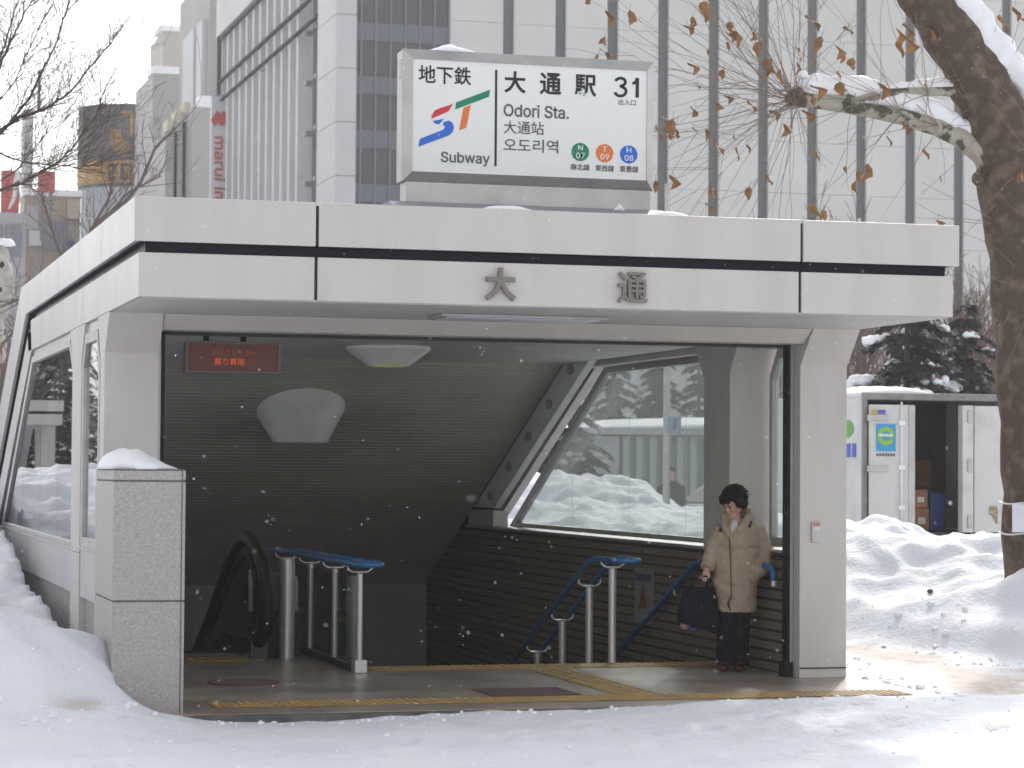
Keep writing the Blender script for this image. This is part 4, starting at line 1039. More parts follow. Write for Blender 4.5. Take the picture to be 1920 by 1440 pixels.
# round black and gold billboard on a glass drum
YD = 192.0; cx_ = bx(242, YD+5); R_ = cx_-bx(151, YD+2); zb_ = float(at(200,345,YD)[2]); zt_ = float(at(200,192,YD)[2])
dr = thing('round_billboard', (cx_,YD+R_,zb_), 'round black and gold wrapped billboard drum on a pale glass building', 'billboard')
MB().lathe([(R_,zb_),(R_,zt_)], (cx_,YD+R_,0), 64).build('drum', mat('billboard_black', (0.05,0.048,0.065), 0.5, c2=(0.075,0.072,0.09), scale=0.3), dr, smooth=True, autosmooth=40)
gold = mat('billboard_gold', (0.50,0.27,0.05), 0.5, c2=(0.40,0.20,0.05), scale=0.5)
def onD(u, w, off=0.06):                             # angle (deg from the front, + right), height fraction
    a = RAD(u); return (cx_+(R_+off)*math.sin(a), YD+R_-(R_+off)*math.cos(a), zb_+(zt_-zb_)*w)
def dband(u0, u1, w0, w1, m, name, nseg=20, slope_=0.0):
    m_ = MB()
    for i in range(nseg):
        a, b_ = u0+(u1-u0)*i/nseg, u0+(u1-u0)*(i+1)/nseg
        f0 = slope_*i/nseg; f1 = slope_*(i+1)/nseg
        m_.add([onD(a,w0+f0),onD(b_,w0+f1),onD(b_,w1+f1),onD(a,w1+f0),onD(a,w0+f0,.01),onD(b_,w0+f1,.01),onD(b_,w1+f1,.01),onD(a,w1+f0,.01)], [(0,1,2,3),(0,4,5,1),(3,2,6,7),(7,6,5,4)])
    return m_.build(name, m, dr)
dband(-88, 30, 0.02, 0.30, gold, 'gold_band', 30)
for k in range(6):                                    # feather strokes of the emblem
    m_ = MB(); P = []
    for i in range(9):
        a = math.pi*(0.95+0.62*i/8); rx = 20-2.1*k; rz = 0.32-0.033*k
        P.append(onD(-9+rx*math.cos(a), 0.66+rz*math.sin(a), 0.08))
    m_.tube(P, [.03,.05,.07,.075,.075,.075,.07,.05,.03], 5); m_.build('emblem_stroke', gold, dr)
for u in (-8, 1): dband(u, u+3.4, 0.60, 0.90, gold, 'emblem_bar', 3)
dband(-16, -5, 0.86, 0.905, gold, 'emblem_bar', 6); dband(1, 9, 0.86, 0.905, gold, 'emblem_bar', 4)
dband(-66, -50, 0.30, 0.88, mat('billboard_brown', (0.17,0.085,0.05), 0.6, c2=(0.08,0.06,0.06), scale=1.2), 'brown_stripe', 8)
dk_ = mat('billboard_dark', (0.03,0.028,0.04), 0.5)
for a in ((-30,-22,.22,.26),(-25,-22,.14,.22),(-30,-25,.14,.17),(-31,-27,.05,.14),(-31,-22,.05,.085),(-17,-13,.06,.26),(-17,-5,.06,.095),(-17,-5,.225,.26),(-8,-5,.06,.26)):
    m_ = MB()
    for i in range(4):
        u0 = a[0]+(a[1]-a[0])*i/4; u1 = a[0]+(a[1]-a[0])*(i+1)/4
        m_.add([onD(u0,a[2],.12),onD(u1,a[2],.12),onD(u1,a[3],.12),onD(u0,a[3],.12),onD(u0,a[2],.05),onD(u1,a[2],.05),onD(u1,a[3],.05),onD(u0,a[3],.05)], [(0,1,2,3),(0,4,5,1),(3,2,6,7),(7,6,5,4)])
    m_.build('numeral_stroke', dk_, dr)
MB().lathe([(R_*0.93,0),(R_*0.93,zb_-0.05)], (cx_,YD+R_,0), 48).build('glass_drum', mat('pale_drum', (0.42,0.44,0.50), 0.3, c2=(0.34,0.37,0.44), scale=0.6, stretch=(1,1,0.3)), dr, smooth=True, autosmooth=40)
for u in range(-80, 41, 12): m_ = MB(); m_.tube([onD(u,-1.6,-R_*0.065),onD(u,-0.02,-R_*0.065)], .09, 4); m_.build('drum_mullion', M['fin'], dr)
# low buildings at the far left
t_, xa, xb, y0, ye, zt = tower('brown_building', 'low beige brown building with a snowy roof below the red signs', 135, 47, 152, 40, 366, bmat('low_beige', (0.36,0.30,0.25)))
MB().box(xa-0.1, xb+0.1, y0-0.15, y0+4, zt, zt+0.35).build('roof_snow', M['snow_clean'], t_)
for i, (a_, b2, u0, u1, cc) in enumerate(((50,72,385,430,(0.40,0.40,0.42)),(80,124,414,468,(0.16,0.165,0.22)),(126,150,375,410,(0.44,0.37,0.29)),(55,78,432,460,(0.62,0.63,0.66)))):
    p, q = at(a_,u1,y0-0.3), at(b2,u0,y0-0.3); MB().box(p[0], q[0], y0-0.3, y0-0.02, p[2], q[2]).build('window', bmat('low_window', cc, r=0.3), t_)
p, q = at(127,465,y0-0.5), at(139,452,y0-0.5); MB().box(p[0], q[0], y0-0.6, y0-0.4, p[2], q[2]).build('blue_sign', mat('shop_blue', (0.03,0.05,0.25), 0.5), t_)
t_, xa, xb, y0, ye, zt = tower('grey_shopfront', 'low grey building front at the far left under the red sign', 128, -60, 50, -70, 396, bmat('low_grey', (0.42,0.41,0.42)))
for a_, b2 in ((-20,5),(10,22),(26,40)):
    p, q = at(a_,480,127.9), at(b2,420,127.9); MB().box(p[0], q[0], y0-0.12, y0-0.01, p[2], q[2]).build('window', bmat('shop_window', (0.20,0.21,0.24), r=0.3), t_)
t_, xa, xb, y0, ye, zt = tower('pale_block', 'faint pale grey block with a roof mast behind the bare branches', 190, 46, 62, 44, 205, bmat('pale_block_grey', (0.48,0.48,0.50)))
MB().tube([(xa+1,y0,zt),(xa+1,y0,zt+3)], .12, 6).build('mast', M['mull'], t_)
rs = mat('sign_faded_red', (0.52,0.07,0.075), 0.5)
for nm, lab, a_, b2, u0, u1 in (('red_billboard','large red billboard with white curve on the far left rooftops',2,37,320,397),('red_billboard','small square red billboard right of the larger one on the rooftops',72,104,322,359)):
    Y_ = 130.0; p, q = at(a_,u1,Y_), at(b2,u0,Y_)
    s_ = thing(nm, (p[0],Y_,p[2]), lab, 'billboard', 'red rooftop billboards')
    MB().box(p[0], q[0], Y_, Y_+0.5, p[2], q[2]).build('board', rs, s_)
    for xx in (p[0]+0.2, q[0]-0.2): MB().box(xx-0.08, xx+0.08, Y_+0.2, Y_+0.35, p[2]-2.5, p[2]-0.01).build('leg', M['mull'], s_)
    if b2 < 40:
        m_ = MB(); P = [at(x, y, Y_-0.03) for x, y in ((37,322),(31,340),(29,360),(24,378),(17,392))]; m_.tube(P, [.18,.16,.12,.1,.06], 6); m_.build('white_curve', M['white'], s_)

# ------------------------------------------------------------------ what shows through the right windows
pv = thing('park_pavilion', (19,60,0), 'low pale green slatted pavilion with thick snow on its flat roof', 'pavilion')
xa, xb = bx(1100,60), bx(1460,60); zr = float(at(1200,815,60)[2])
MB().box(xa+0.25, xb, 60.2, 66, -0.3, zr).build('wall', mat('pavilion_grey', (0.40,0.43,0.41), 0.6), pv)
MB().box(xa, xa+0.9, 60.0, 60.19, -0.3, zr-0.05).build('end_wall', mat('pavilion_pale', (0.52,0.54,0.54), 0.6), pv)
m_ = MB(); x = xa+1.0
while x < xb: m_.box(x, x+0.16, 60.0, 60.15, 0.1, zr-0.05); x += 0.36
m_.build('slats', mat('pavilion_green', (0.47,0.54,0.50), 0.6), pv)
MB().box(xa-0.1, xb, 59.8, 66.2, zr+0.001, zr+0.15).build('roof', M['fin'], pv)
for (x, label) in ((0, 'deep soft snow layer covering the pavilion roof'),):
    heap('roof_snow_layer', label, (xa+xb)/2+2, 63, zr+0.152, (xb-xa)+5.5, 7.4, 0.36, 4, rag=0.03, n=48)
po = thing('sign_pole', (11.7,36,0), 'slim grey pole with a square blue sign seen through the big right window', 'sign pole')
p = at(1250,820,36)
MB().tube([(p[0],36,-0.2),(p[0],36,6)], [.06,.05], 10).build('pole', M['alu'], po, smooth=True, autosmooth=40)
q0, q1 = at(1253,812,35.9), at(1276,780,35.9); MB().box(q0[0], q1[0], 35.86, 35.9, q0[2], q1[2]).build('sign_plate', mat('pole_blue', (0.22,0.33,0.45), 0.5), po, bevel=0.01)
MB().prism([(q0[0]+.04,q0[2]+.05),(q0[0]+.10,q0[2]+.05),(q0[0]+.13,q1[2]-.05),(q0[0]+.07,q1[2]-.05)], 35.85, 35.859, 'y').build('figure', mat('pole_mark', (0.08,0.10,0.2), 0.5), po)

def car(x, y, rz, body, label):
    t_ = thing('parked_car', (x,y,0), label, 'car'); t_.rotation_euler.z = rz
    def loc(m_): m_.v = [(x+a*math.cos(rz)-b_*math.sin(rz), y+a*math.sin(rz)+b_*math.cos(rz), c_) for a, b_, c_ in m_.v]; return m_
    prof = [(-2.0,.35),(-2.05,.75),(-1.9,.95),(-1.2,1.02),(-0.55,1.42),(0.7,1.45),(1.45,1.05),(1.95,.95),(2.05,.6),(2.0,.35)]
    m_ = MB(); m_.prism([(a,b_) for a, b_ in prof], -.8, .8, 'y'); loc(m_).build('body', mat('car_paint', body, 0.25, coat=0.6), t_, bevel=0.06)
    gl_ = mat('car_glass', (0.03,0.035,0.04), 0.3, spec=0.2)
    m_ = MB(); m_.prism([(-1.08,1.06),(-0.52,1.38),(0.66,1.40),(1.30,1.07)], -.815, .815, 'y'); loc(m_).build('side_window', gl_, t_)
    m_ = MB(); m_.add([(-1.22,-.7,1.04),(-1.22,.7,1.04),(-.60,.62,1.405),(-.60,-.62,1.405),(-1.19,-.7,1.02),(-1.19,.7,1.02),(-.57,.62,1.39),(-.57,-.62,1.39)], [(0,1,2,3),(7,6,5,4),(0,4,5,1),(1,5,6,2),(2,6,7,3),(3,7,4,0)]); loc(m_).build('windscreen', gl_, t_)
    for a in (-1.3, 1.3):
        for s_ in (-.78, .78):
            m_ = MB(); m_.tube([(a,s_-.1,.33),(a,s_+.1,.33)], .33, 20); w = loc(m_).build('wheel', M['black'], t_, smooth=True, autosmooth=40)
            m_ = MB(); m_.tube([(a,s_-.105,.33),(a,s_+.105,.33)], .2, 16); loc(m_).build('rim', M['steel'], w)
    for s_ in (-.55, .55):
        m_ = MB(); m_.ball((-2.0,s_,.72), (.08,.2,.09), 10, 6); loc(m_).build('headlight', M['white'], t_, smooth=True)
    return t_
p = at(1408, 940, 47); car(float(p[0]), 47.0, RAD(15), (0.03,0.032,0.038), 'dark parked car behind the snow bank beside the dark coated pedestrian')

# conifers with snow on their boughs
def conifer(x, y, h, seed, label, group='snowy conifers', w=0.36, z=None, snowy=0.16):
    r0 = random.Random(seed); z = -0.1 if z is None else z
    t_ = thing('conifer', (x,y,z), label, 'tree', group)
    MB().tube([(x,y,z),(x,y,z+h*0.95)], [h*.022,.02], 8).build('trunk', M['twig_dark'], t_)
    m_ = MB(); sn = MB(); lv = int(h*3.2)
    for i in range(lv):
        f = i/lv; zz = z+h*(0.08+0.9*f); R = h*w*(1-f)**0.8
        for k in range(7):
            a = r0.uniform(0, 6.28); L = R*r0.uniform(.6,1.05); dr = 0.35*L
            d = np.array([math.cos(a), math.sin(a), 0])
            nn = max(16, int(L*110))
            for j in range(nn):
                t1 = r0.uniform(.12,1.0); wd = L*0.30*(1-t1*0.6)
                sd = np.array([-d[1], d[0], 0]); c_ = np.array([x,y,zz])+d*L*t1+sd*r0.uniform(-wd,wd)+np.array([0,0,-dr*t1*t1+r0.uniform(-.08,.04)])
                e = d*r0.uniform(.10,.2)+sd*r0.uniform(-.12,.12)+np.array([0,0,r0.uniform(-.14,.03)]); p_ = np.cross(e, [0,0,1.0]); p_ /= max(np.linalg.norm(p_), 1e-6); p_ *= .07
                m_.add([c_-p_, c_+p_, c_+e], [(0,1,2)])
            if r0.random() < snowy:
                for q in range(r0.randint(1,3)):
                    t1 = r0.uniform(.45,.95); s_ = L*r0.uniform(.13,.28)
                    c_ = np.array([x,y,zz])+d*L*t1+np.array([r0.uniform(-.1,.1)*L, r0.uniform(-.1,.1)*L, -dr*t1*t1+s_*.3]); [sn.ball(c_+np.array([r0.uniform(-s_,s_), r0.uniform(-s_,s_), r0.uniform(-.2,.2)*s_]), (s_*r0.uniform(.3,.85),s_*r0.uniform(.3,.8),s_*r0.uniform(.2,.5)), 8, 5) for _ in range(6)]
    m_.build('needles', M['needle'], t_); sn.build('bough_snow', M['snow_clean'], t_, smooth=True)
    return t_
M['needle'] = mat('needles', (0.022,0.042,0.032), 0.8, c2=(0.04,0.06,0.045), scale=3)
p = at(1700, 800, 47); conifer(float(p[0]), 47, 6.4, 3, 'broad snowy conifer behind the truck, nearest to the front column', w=0.40, snowy=.20)
p = at(1812, 800, 49); conifer(float(p[0]), 49, 5.7, 6, 'smaller snowy conifer behind the truck next to the plane tree trunk', w=0.40, snowy=.20)
p = at(1000, 900, 55); conifer(float(p[0]), 55, 4.2, 9, 'dark snowy conifer left of the pavilion, leftmost seen through the window', snowy=.06)
p = at(1068, 900, 57); conifer(float(p[0]), 57, 4.6, 12, 'dark snowy conifer close to the pale end wall of the pavilion', snowy=.06)
for i, (px_, Y_, h_) in enumerate(((1150,75,6.5),(1235,80,7),(1310,78,6.5))):
    p = at(px_, 800, Y_); conifer(float(p[0]), Y_, h_, 30+i, ['conifer rising behind the left half of the pavilion roof','conifer behind the middle of the pavilion, near the sign pole','conifer behind the pavilion roof, close to the inner column'][i], w=0.28, snowy=.02)
# bare trees and brush
brush = [(1420,58,8.2),(1520,62,8.6),(1600,60,9.0),(1690,64,8.4),(1780,66,9.2),(1850,62,8.8),(1940,64,9.0)]
labs = ['thin bare tree showing above the canopy edge left of the branch knob','bare tree with dense twigs above the canopy below the branch knob','reddish brown bare tree above the right end of the canopy','bare tree between canopy corner and plane tree limb','bare tree behind the snowy conifers, close to the trunk','bare tree just left of the plane tree trunk','bare tree partly hidden behind the plane tree trunk']
M['twig_red'] = mat('reddish_twig', (0.16,0.105,0.09), 0.9)
for i, (px_, Y_, h_) in enumerate(brush):
    p = at(px_, 800, Y_)
    bare_tree(float(p[0]), Y_, h_, 40+i, labs[i], 'bare trees in front of the big building', depth=5, spread=0.42, m=M['twig_red'] if i in (2,3,5) else M['twig_far'], z=-0.2, trunk=0.25, rmin=0.009, kids=(3,4))

# left: branches of a bare tree reaching in from beyond the frame, and a darker one behind the roof
LY = 30.0
lt_ = thing('bare_tree', at(-120,800,LY), 'bare leafless tree reaching in from the left edge across the white sky', 'tree', 'bare trees on the left')
rnd = random.Random(77)
m_ = MB(); b_ = at(-900,330,LY); m_.tube([(b_[0],LY,-0.1),(b_[0],LY,2.5),(b_[0]+.1,LY,b_[2])], [.17,.14,.10], 10); [m_.tube([(b_[0],LY,2.2+.4*k_),at(-500,380-40*k_,LY),at(-110,330-45*k_,LY)], [.07,.045,.02], 8) for k_ in range(4)]; m_.build('trunk', M['twig_dark'], lt_, smooth=True)
Z7 = lambda x, y: (x/3.4286, y/3.4286)
br = [([(-120,1000),(-20,430+30),(60,290),(160,80),(240,-60)],.020),([(-380,1100),(0,860),(90,760),(200,610),(290,420),(370,270),(440,0),(470,-90)],.022),
      ([(-380,1110),(0,845),(130,750),(250,715),(340,670),(450,590),(570,450),(700,290),(780,180)],.026),([(-390,1250),(0,1225),(150,1170),(300,1090),(370,1050),(450,970),(520,870),(600,770),(680,560)],.024),
      ([(-300,930),(0,985),(150,1040),(300,1055),(500,1080),(600,1060)],.016),([(-200,700),(-20,450),(30,280),(100,60),(140,-60)],.018),([(-250,900),(0,640),(120,480),(220,250),(300,60),(340,-50)],.012),([(0,1160),(120,1080),(260,900),(420,760)],.010)]
cr = MB()
for lst, r in br:
    P = []
    for i in range(len(lst)-1):
        for s_ in range(4):
            t1 = s_/4; P.append(at(*Z7(lst[i][0]+(lst[i+1][0]-lst[i][0])*t1+rnd.uniform(-6,6), lst[i][1]+(lst[i+1][1]-lst[i][1])*t1+rnd.uniform(-6,6)), LY+rnd.uniform(-.1,.1)))
    P.append(at(*Z7(*lst[-1]), LY)); n_ = len(P); cr.tube(P, [r*(1-0.75*i/n_) for i in range(n_)], 6, caps=False)
    for i in range(3, n_):
        for q in range(rnd.randint(1,3)):
            d = P[i]-P[i-1]; d = d/np.linalg.norm(d)
            grow(cr, P[i], d+np.array([rnd.uniform(-.7,.7), rnd.uniform(-.7,.7), rnd.uniform(-.4,.7)]), rnd.uniform(.3,.8), .0048, 2, rnd, 0.5, 0.03, 4, None, 0.16, (2,3), 0.0020)
cr.build('branches', M['twig_dark'], lt_)
l2 = thing('bare_tree', at(150,700,42), 'brownish bare tree rising behind the sloping left edge of the shelter roof', 'tree', 'bare trees on the left')
rnd = random.Random(78); b_ = at(150,700,42); m_ = MB(); m_.tube([(b_[0],42,-.1),(b_[0],42,2.2),at(165,470,42)], [.13,.11,.07], 8); m_.build('trunk', M['twig_far'], l2)
cr = MB()
for lst, r in (([(150,520),(181,420),(233,379),(262,344),(292,277),(330,240)],.045),([(160,480),(170,430),(205,372),(215,330)],.03),([(150,520),(110,470),(95,420),(80,370)],.035),([(140,560),(60,590),(10,640),(-30,700)],.04),([(120,540),(40,560),(0,575)],.03),([(170,440),(240,360),(300,330)],.025)):
    P = [at(x+rnd.uniform(-2,2), y, 42) for x, y in lst]; n_ = len(P); cr.tube(P, [r*(1-0.7*i/n_) for i in range(n_)], 6, caps=False)
    for i in range(1, n_):
        for q in range(3):
            d = P[i]-P[i-1]; d = d/np.linalg.norm(d); grow(cr, P[i]+(P[i-1]-P[i])*rnd.random(), d+np.array([rnd.uniform(-.8,.8), rnd.uniform(-.5,.5), rnd.uniform(-.3,.8)]), rnd.uniform(.4,.9), .009, 2, rnd, 0.5, 0.05, 4, None, 0.16, (1,3), 0.0035)
cr.build('branches', M['twig_far'], l2)
for i, (px_, Y_, h_) in enumerate(((60,75,6.5),(-20,70,6.0),(200,80,6.8))):
    p = at(px_, 800, Y_); bare_tree(float(p[0]), Y_, h_, 90+i, ['distant bare tree above the sloping roof edge, middle of three','distant bare tree at the far left edge behind the pale sculpture','distant bare tree highest on the sloping roof edge'][i], 'bare trees on the left', depth=5, spread=0.5, z=-0.2, trunk=0.3, rmin=0.01, kids=(3,4))
# weathered pale sculpture with a snow cap at the left edge
sy_ = 45.0; sc0 = at(-8, 600, sy_); kS = 1.75
sp_ = thing('stone_sculpture', (sc0[0],sy_,0.5), 'pale lumpy weathered sculpture with dark painted-in hollows at the left edge of the photo', 'sculpture')
m_ = MB()
for px_, py_, r in ((2,480,.085),(6,510,.10),(10,545,.095),(-2,580,.10),(-8,615,.09),(-6,645,.10),(-2,665,.075),(-22,700,.12),(-26,760,.13),(-26,820,.13),(-26,880,.14),(16,520,.05),(18,548,.05)):
    m_.ball(at(px_, py_, sy_), (r*kS,r*kS*1.1,r*kS*1.25), 12, 8)
b_ = m_.build('body', mat('weathered_stone', (0.50,0.47,0.43), 0.8, c2=(0.34,0.31,0.28), scale=5, bump=0.5), sp_); rm = b_.modifiers.new('r','REMESH'); rm.mode='VOXEL'; rm.voxel_size=.025; rm.use_smooth_shade=True; baked(b_)
for px_, py_, rz_ in ((4,500,.09),(1,543,.05)):  # dark balls set on the stone to give the shade inside its hollows
    q = at(px_, py_, sy_-0.13); MB().ball(q, (rz_*.6,.05,rz_), 10, 8).build('hollow_shade', M['core'], sp_, smooth=True)
q = at(8, 455, sy_); heap('sculpture_snow', 'rounded snow cap on top of the pale sculpture', q[0], sy_, q[2]-.05, .40, .44, .11, 9, rag=0.04, sharp=0.2)

# ------------------------------------------------------------------ delivery truck with its rear doors open
TX0, TX1, TYR, TYF, TZ0, TZ1 = 14.48, 16.72, 33.0, 36.5, 0.80, 2.71
tr = thing('delivery_truck', (15.6,TYR,0), 'white box truck with snow on its roof and its rear standing open', 'truck')
M['truck'] = mat('truck_white', (0.62,0.62,0.63), 0.4, c2=(0.54,0.53,0.52), scale=2.0, coat=0.2)
M['truck_door'] = mat('truck_door', (0.60,0.59,0.57), 0.45, c2=(0.46,0.44,0.41), scale=2.5, lo=0.5, hi=0.8)
b = MB(); b.box(TX0, TX0+.06, TYR+.06, TYF, TZ0, TZ1); b.box(TX1-.06, TX1, TYR+.06, TYF, TZ0, TZ1); b.box(TX0, TX1, TYR+.06, TYF, TZ1+.001, TZ1+.06); b.box(TX0+.061, TX1-.061, TYF-.06, TYF, TZ0, TZ1-.001)
b.build('cargo_box', M['truck'], tr, bevel=0.01)
b = MB(); b.box(TX0+.061, TX1-.061, TYR+.06, TYF-.061, TZ0-.1, TZ0-.001); b.build('cargo_floor', M['core'], tr)
b = MB(); b.box(TX0+.066, TX1-.066, TYR+1.9, TYR+1.95, TZ0+.01, TZ1-.01); b.build('bulkhead', mat('cargo_dark', (0.05,0.045,0.04), 0.8), tr)
fr = MB(); fr.box(TX0-.02, TX1+.02, TYR, TYR+.058, TZ1-.03, TZ1+.07); fr.box(TX0-.02, TX0+.05, TYR, TYR+.058, TZ0-.1, TZ1-.032); fr.box(TX1-.05, TX1+.02, TYR, TYR+.058, TZ0-.1, TZ1-.032)
fr.build('rear_frame', mat('frame_grey', (0.25,0.245,0.235), 0.5, c2=(0.17,0.165,0.16), scale=5), tr, bevel=0.006)
def leaf_door(x0, x1, name='door'):
    d = MB(); d.box(x0, x1, TYR-.05, TYR-.005, TZ0, TZ1-.10); return d.build(name, M['truck_door'], tr, bevel=0.008)
d1 = leaf_door(TX0+.06, 15.235)
MB().box(15.14, 15.235, TYR-.062, TYR-.051, TZ0+.01, TZ1-.11).build('edge_strip', M['alu'], d1)
MB().tube([(15.02,TYR-.075,TZ0+.02),(15.02,TYR-.075,TZ1-.06)], .016, 8).build('lock_rod', M['white'], d1, smooth=True)
for zz in (TZ0+.35, 1.72, TZ1-.36): MB().box(14.97, 15.07, TYR-.1, TYR-.052, zz-.035, zz+.035).build('rod_guide', M['white'], d1, bevel=0.01)
for zz in (1.70, 2.42): MB().box(TX0+.02, TX0+.34, TYR-.07, TYR-.052, zz-.045, zz+.045).build('hinge', M['frame_grey'] if 'frame_grey' in M else M['alu'], d1, bevel=0.006)
p, q = at(1643,846,TYR-.06), at(1680,795,TYR-.06); ss = q[0]-p[0]
st_ = MB().box(p[0], q[0], TYR-.056, TYR-.0515, p[2], q[2]).build('sticker', mat('sticker_blue', (0.03,0.30,0.55), 0.4), d1)
m_ = MB(); cx, cz = (p[0]+q[0])/2, (p[2]+q[2])/2+.02
for k in range(20):
    a0, a1 = RAD(20+k*15.5), RAD(20+(k+1)*15.5)
    m_.prism([(cx+r_*math.cos(a)*ss, cz+r_*math.sin(a)*ss) for a, r_ in ((a0,.23),(a0,.43),(a1,.43),(a1,.23))], TYR-.061, TYR-.0565, 'y')
m_.prism([(cx-.02*ss,cz-.06*ss),(cx+.42*ss,cz-.06*ss),(cx+.42*ss,cz+.07*ss),(cx-.02*ss,cz+.07*ss)], TYR-.0612, TYR-.0567, 'y')
m_.build('ring', mat('sticker_green', (0.28,0.48,0.03), 0.4), st_)
m_ = MB()
for k in range(6): m_.box(cx-.36*ss+k*.12*ss, cx-.27*ss+k*.12*ss, TYR-.066, TYR-.0615, cz-.01*ss, cz+.10*ss)
m_.build('lettering', M['white'], st_)
m_ = MB()
for k in range(7): m_.box(p[0]+.02*ss+k*.14*ss, p[0]+.12*ss+k*.14*ss, TYR-.055, TYR-.0515, p[2]-.07, p[2]-.03)
m_.build('lettering', M['ink_grey'], d1)
q = at(1662,635-0,TYR); p = at(1634,772,TYR-.06)
m_ = MB(); m_.box(p[0], p[0]+.09, TYR-.056, TYR-.0515, p[2]-.03, p[2]+.03); m_.build('small_mark', mat('mark_yellow', (0.45,0.33,0.05), 0.5), d1)
m_ = MB(); m_.box(p[0]+.1, p[0]+.22, TYR-.056, TYR-.0515, p[2]-.03, p[2]+.03); m_.build('small_mark', mat('mark_blue', (0.10,0.10,0.40), 0.5), d1)
# open leaf folded back, seen on its edge, with hinges, then the right panel
d2 = MB().box(15.93, 16.10, TYR-.16, TYR-.005, TZ0, TZ1-.10).build('open_door', M['truck_door'], tr, bevel=0.01)
for zz in (0.95, 1.75, 2.45): MB().box(16.0, 16.07, TYR-.19, TYR-.162, zz-.09, zz+.09).build('hinge', M['alu'], d2, bevel=0.01)
d3 = leaf_door(16.165, TX1-.055)
MB().box(16.112, 16.163, TYR-.03, TYR-.01, TZ0, TZ1-.1).build('door_gap', M['core'], tr)
h_ = at(1862,958,TYR-.06); MB().box(h_[0]-.05, h_[0]+.06, TYR-.09, TYR-.052, h_[2]-.06, h_[2]+.06).build('lock', mat('lock_brass', (0.30,0.22,0.10), 0.5), d3, bevel=0.01)
# marks on the truck's left side
m_ = MB()
for k in range(4): m_.box(TX0-.008, TX0-.001, 33.28+k*.20, 33.42+k*.20, 1.86, 2.06)
m_.build('side_lettering', mat('truck_blue', (0.04,0.10,0.48), 0.5), tr)
MB().prism([(33.62+.26*math.cos(a*math.pi/8), 2.27+.13*math.sin(a*math.pi/8)) for a in range(16)], TX0-.008, TX0-.001).build('side_dot', mat('truck_green', (0.10,0.36,0.04), 0.5), tr)
# chassis, wheels and cab at the far end
MB().box(TX0+.3, TX1-.3, TYR+.1, 38.6, 0.45, TZ0-.11).build('chassis', M['core'], tr)
for yy in (34.4, 37.9):
    for xx in (TX0+.16, TX1-.16):
        w = MB().tube([(xx-.13,yy,.36),(xx+.13,yy,.36)], .38, 24).build('wheel', M['black'], tr, smooth=True, autosmooth=40)
        MB().tube([(xx-.135,yy,.36),(xx+.135,yy,.36)], .22, 16).build('rim', M['steel'], w)
cb = MB().prism([(36.7,.55),(38.9,.55),(38.9,1.35),(38.5,2.25),(36.7,2.3)], TX0+.08, TX1-.08).build('cab', M['truck'], tr, bevel=0.04)
MB().prism([(37.1,1.4),(38.7,1.4),(38.4,2.1),(37.1,2.15)], TX0+.065, TX0+.079).build('side_window', M['strip'], cb)
heap('truck_snow', 'rounded layer of snow on the roof of the white truck', TX0+.75, 34.8, TZ1+.062, 1.5, 3.5, .14, 15, rag=.05)
# load inside
cbm = mat('cardboard', (0.36,0.17,0.085), 0.8, c2=(0.28,0.13,0.06), scale=4); lab = mat('parcel_label', (0.62,0.58,0.55), 0.6)
def parcel(x0, x1, y0, y1, z0, z1, label, labels=True, m=None):
    x0 += .10; x1 += .10
    t_ = thing('parcel', ((x0+x1)/2,(y0+y1)/2,z0), label, 'box', 'load inside the truck')
    b_ = MB().box(x0, x1, y0, y1, z0, z1).build('carton', m or cbm, t_, bevel=0.008)
    if labels:
        MB().box(x0+.02, x0+.07, y0-.004, y0-.001, z0+.01, z1-.01).build('tape', lab, t_)
        MB().box(x0+(x1-x0)*.45, x0+(x1-x0)*.80, y0-.005, y0-.001, z0+(z1-z0)*.3, z0+(z1-z0)*.6).build('label', lab, t_)
parcel(15.30, 15.62, 33.5, 34.1, 0.81, 1.13, 'brown cardboard parcel with white label at the bottom of the truck opening')
parcel(15.30, 15.60, 33.5, 34.1, 1.14, 1.40, 'brown cardboard parcel lying on top of the bottom parcel in the truck')
parcel(15.24, 15.36, 34.0, 34.5, 1.50, 1.68, 'small bare brown parcel higher up at the left of the truck opening', False)
cr_ = mat('crate_orange', (0.12,0.055,0.012), 0.6); 
for k in range(5): parcel(15.56, 15.98, 34.2, 34.8, 0.81+k*.205, 1.005+k*.205, ['lowest dark orange crate in the stack inside the truck','second dark orange crate from the bottom inside the truck','middle dark orange crate of the stack inside the truck','fourth dark orange crate from the bottom inside the truck','topmost dark orange crate of the stack inside the truck'][k], False, cr_)
parcel(15.66, 15.90, 33.55, 33.95, 0.81, 1.36, 'dark blue upright container beside the cardboard parcels in the truck', False, mat('container_blue', (0.015,0.04,0.16), 0.5))
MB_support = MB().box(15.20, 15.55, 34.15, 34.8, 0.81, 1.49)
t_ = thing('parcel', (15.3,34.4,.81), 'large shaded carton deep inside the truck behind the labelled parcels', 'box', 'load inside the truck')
MB_support.build('carton', mat('carton_dark', (0.10,0.06,0.04), 0.8), t_, bevel=.01)

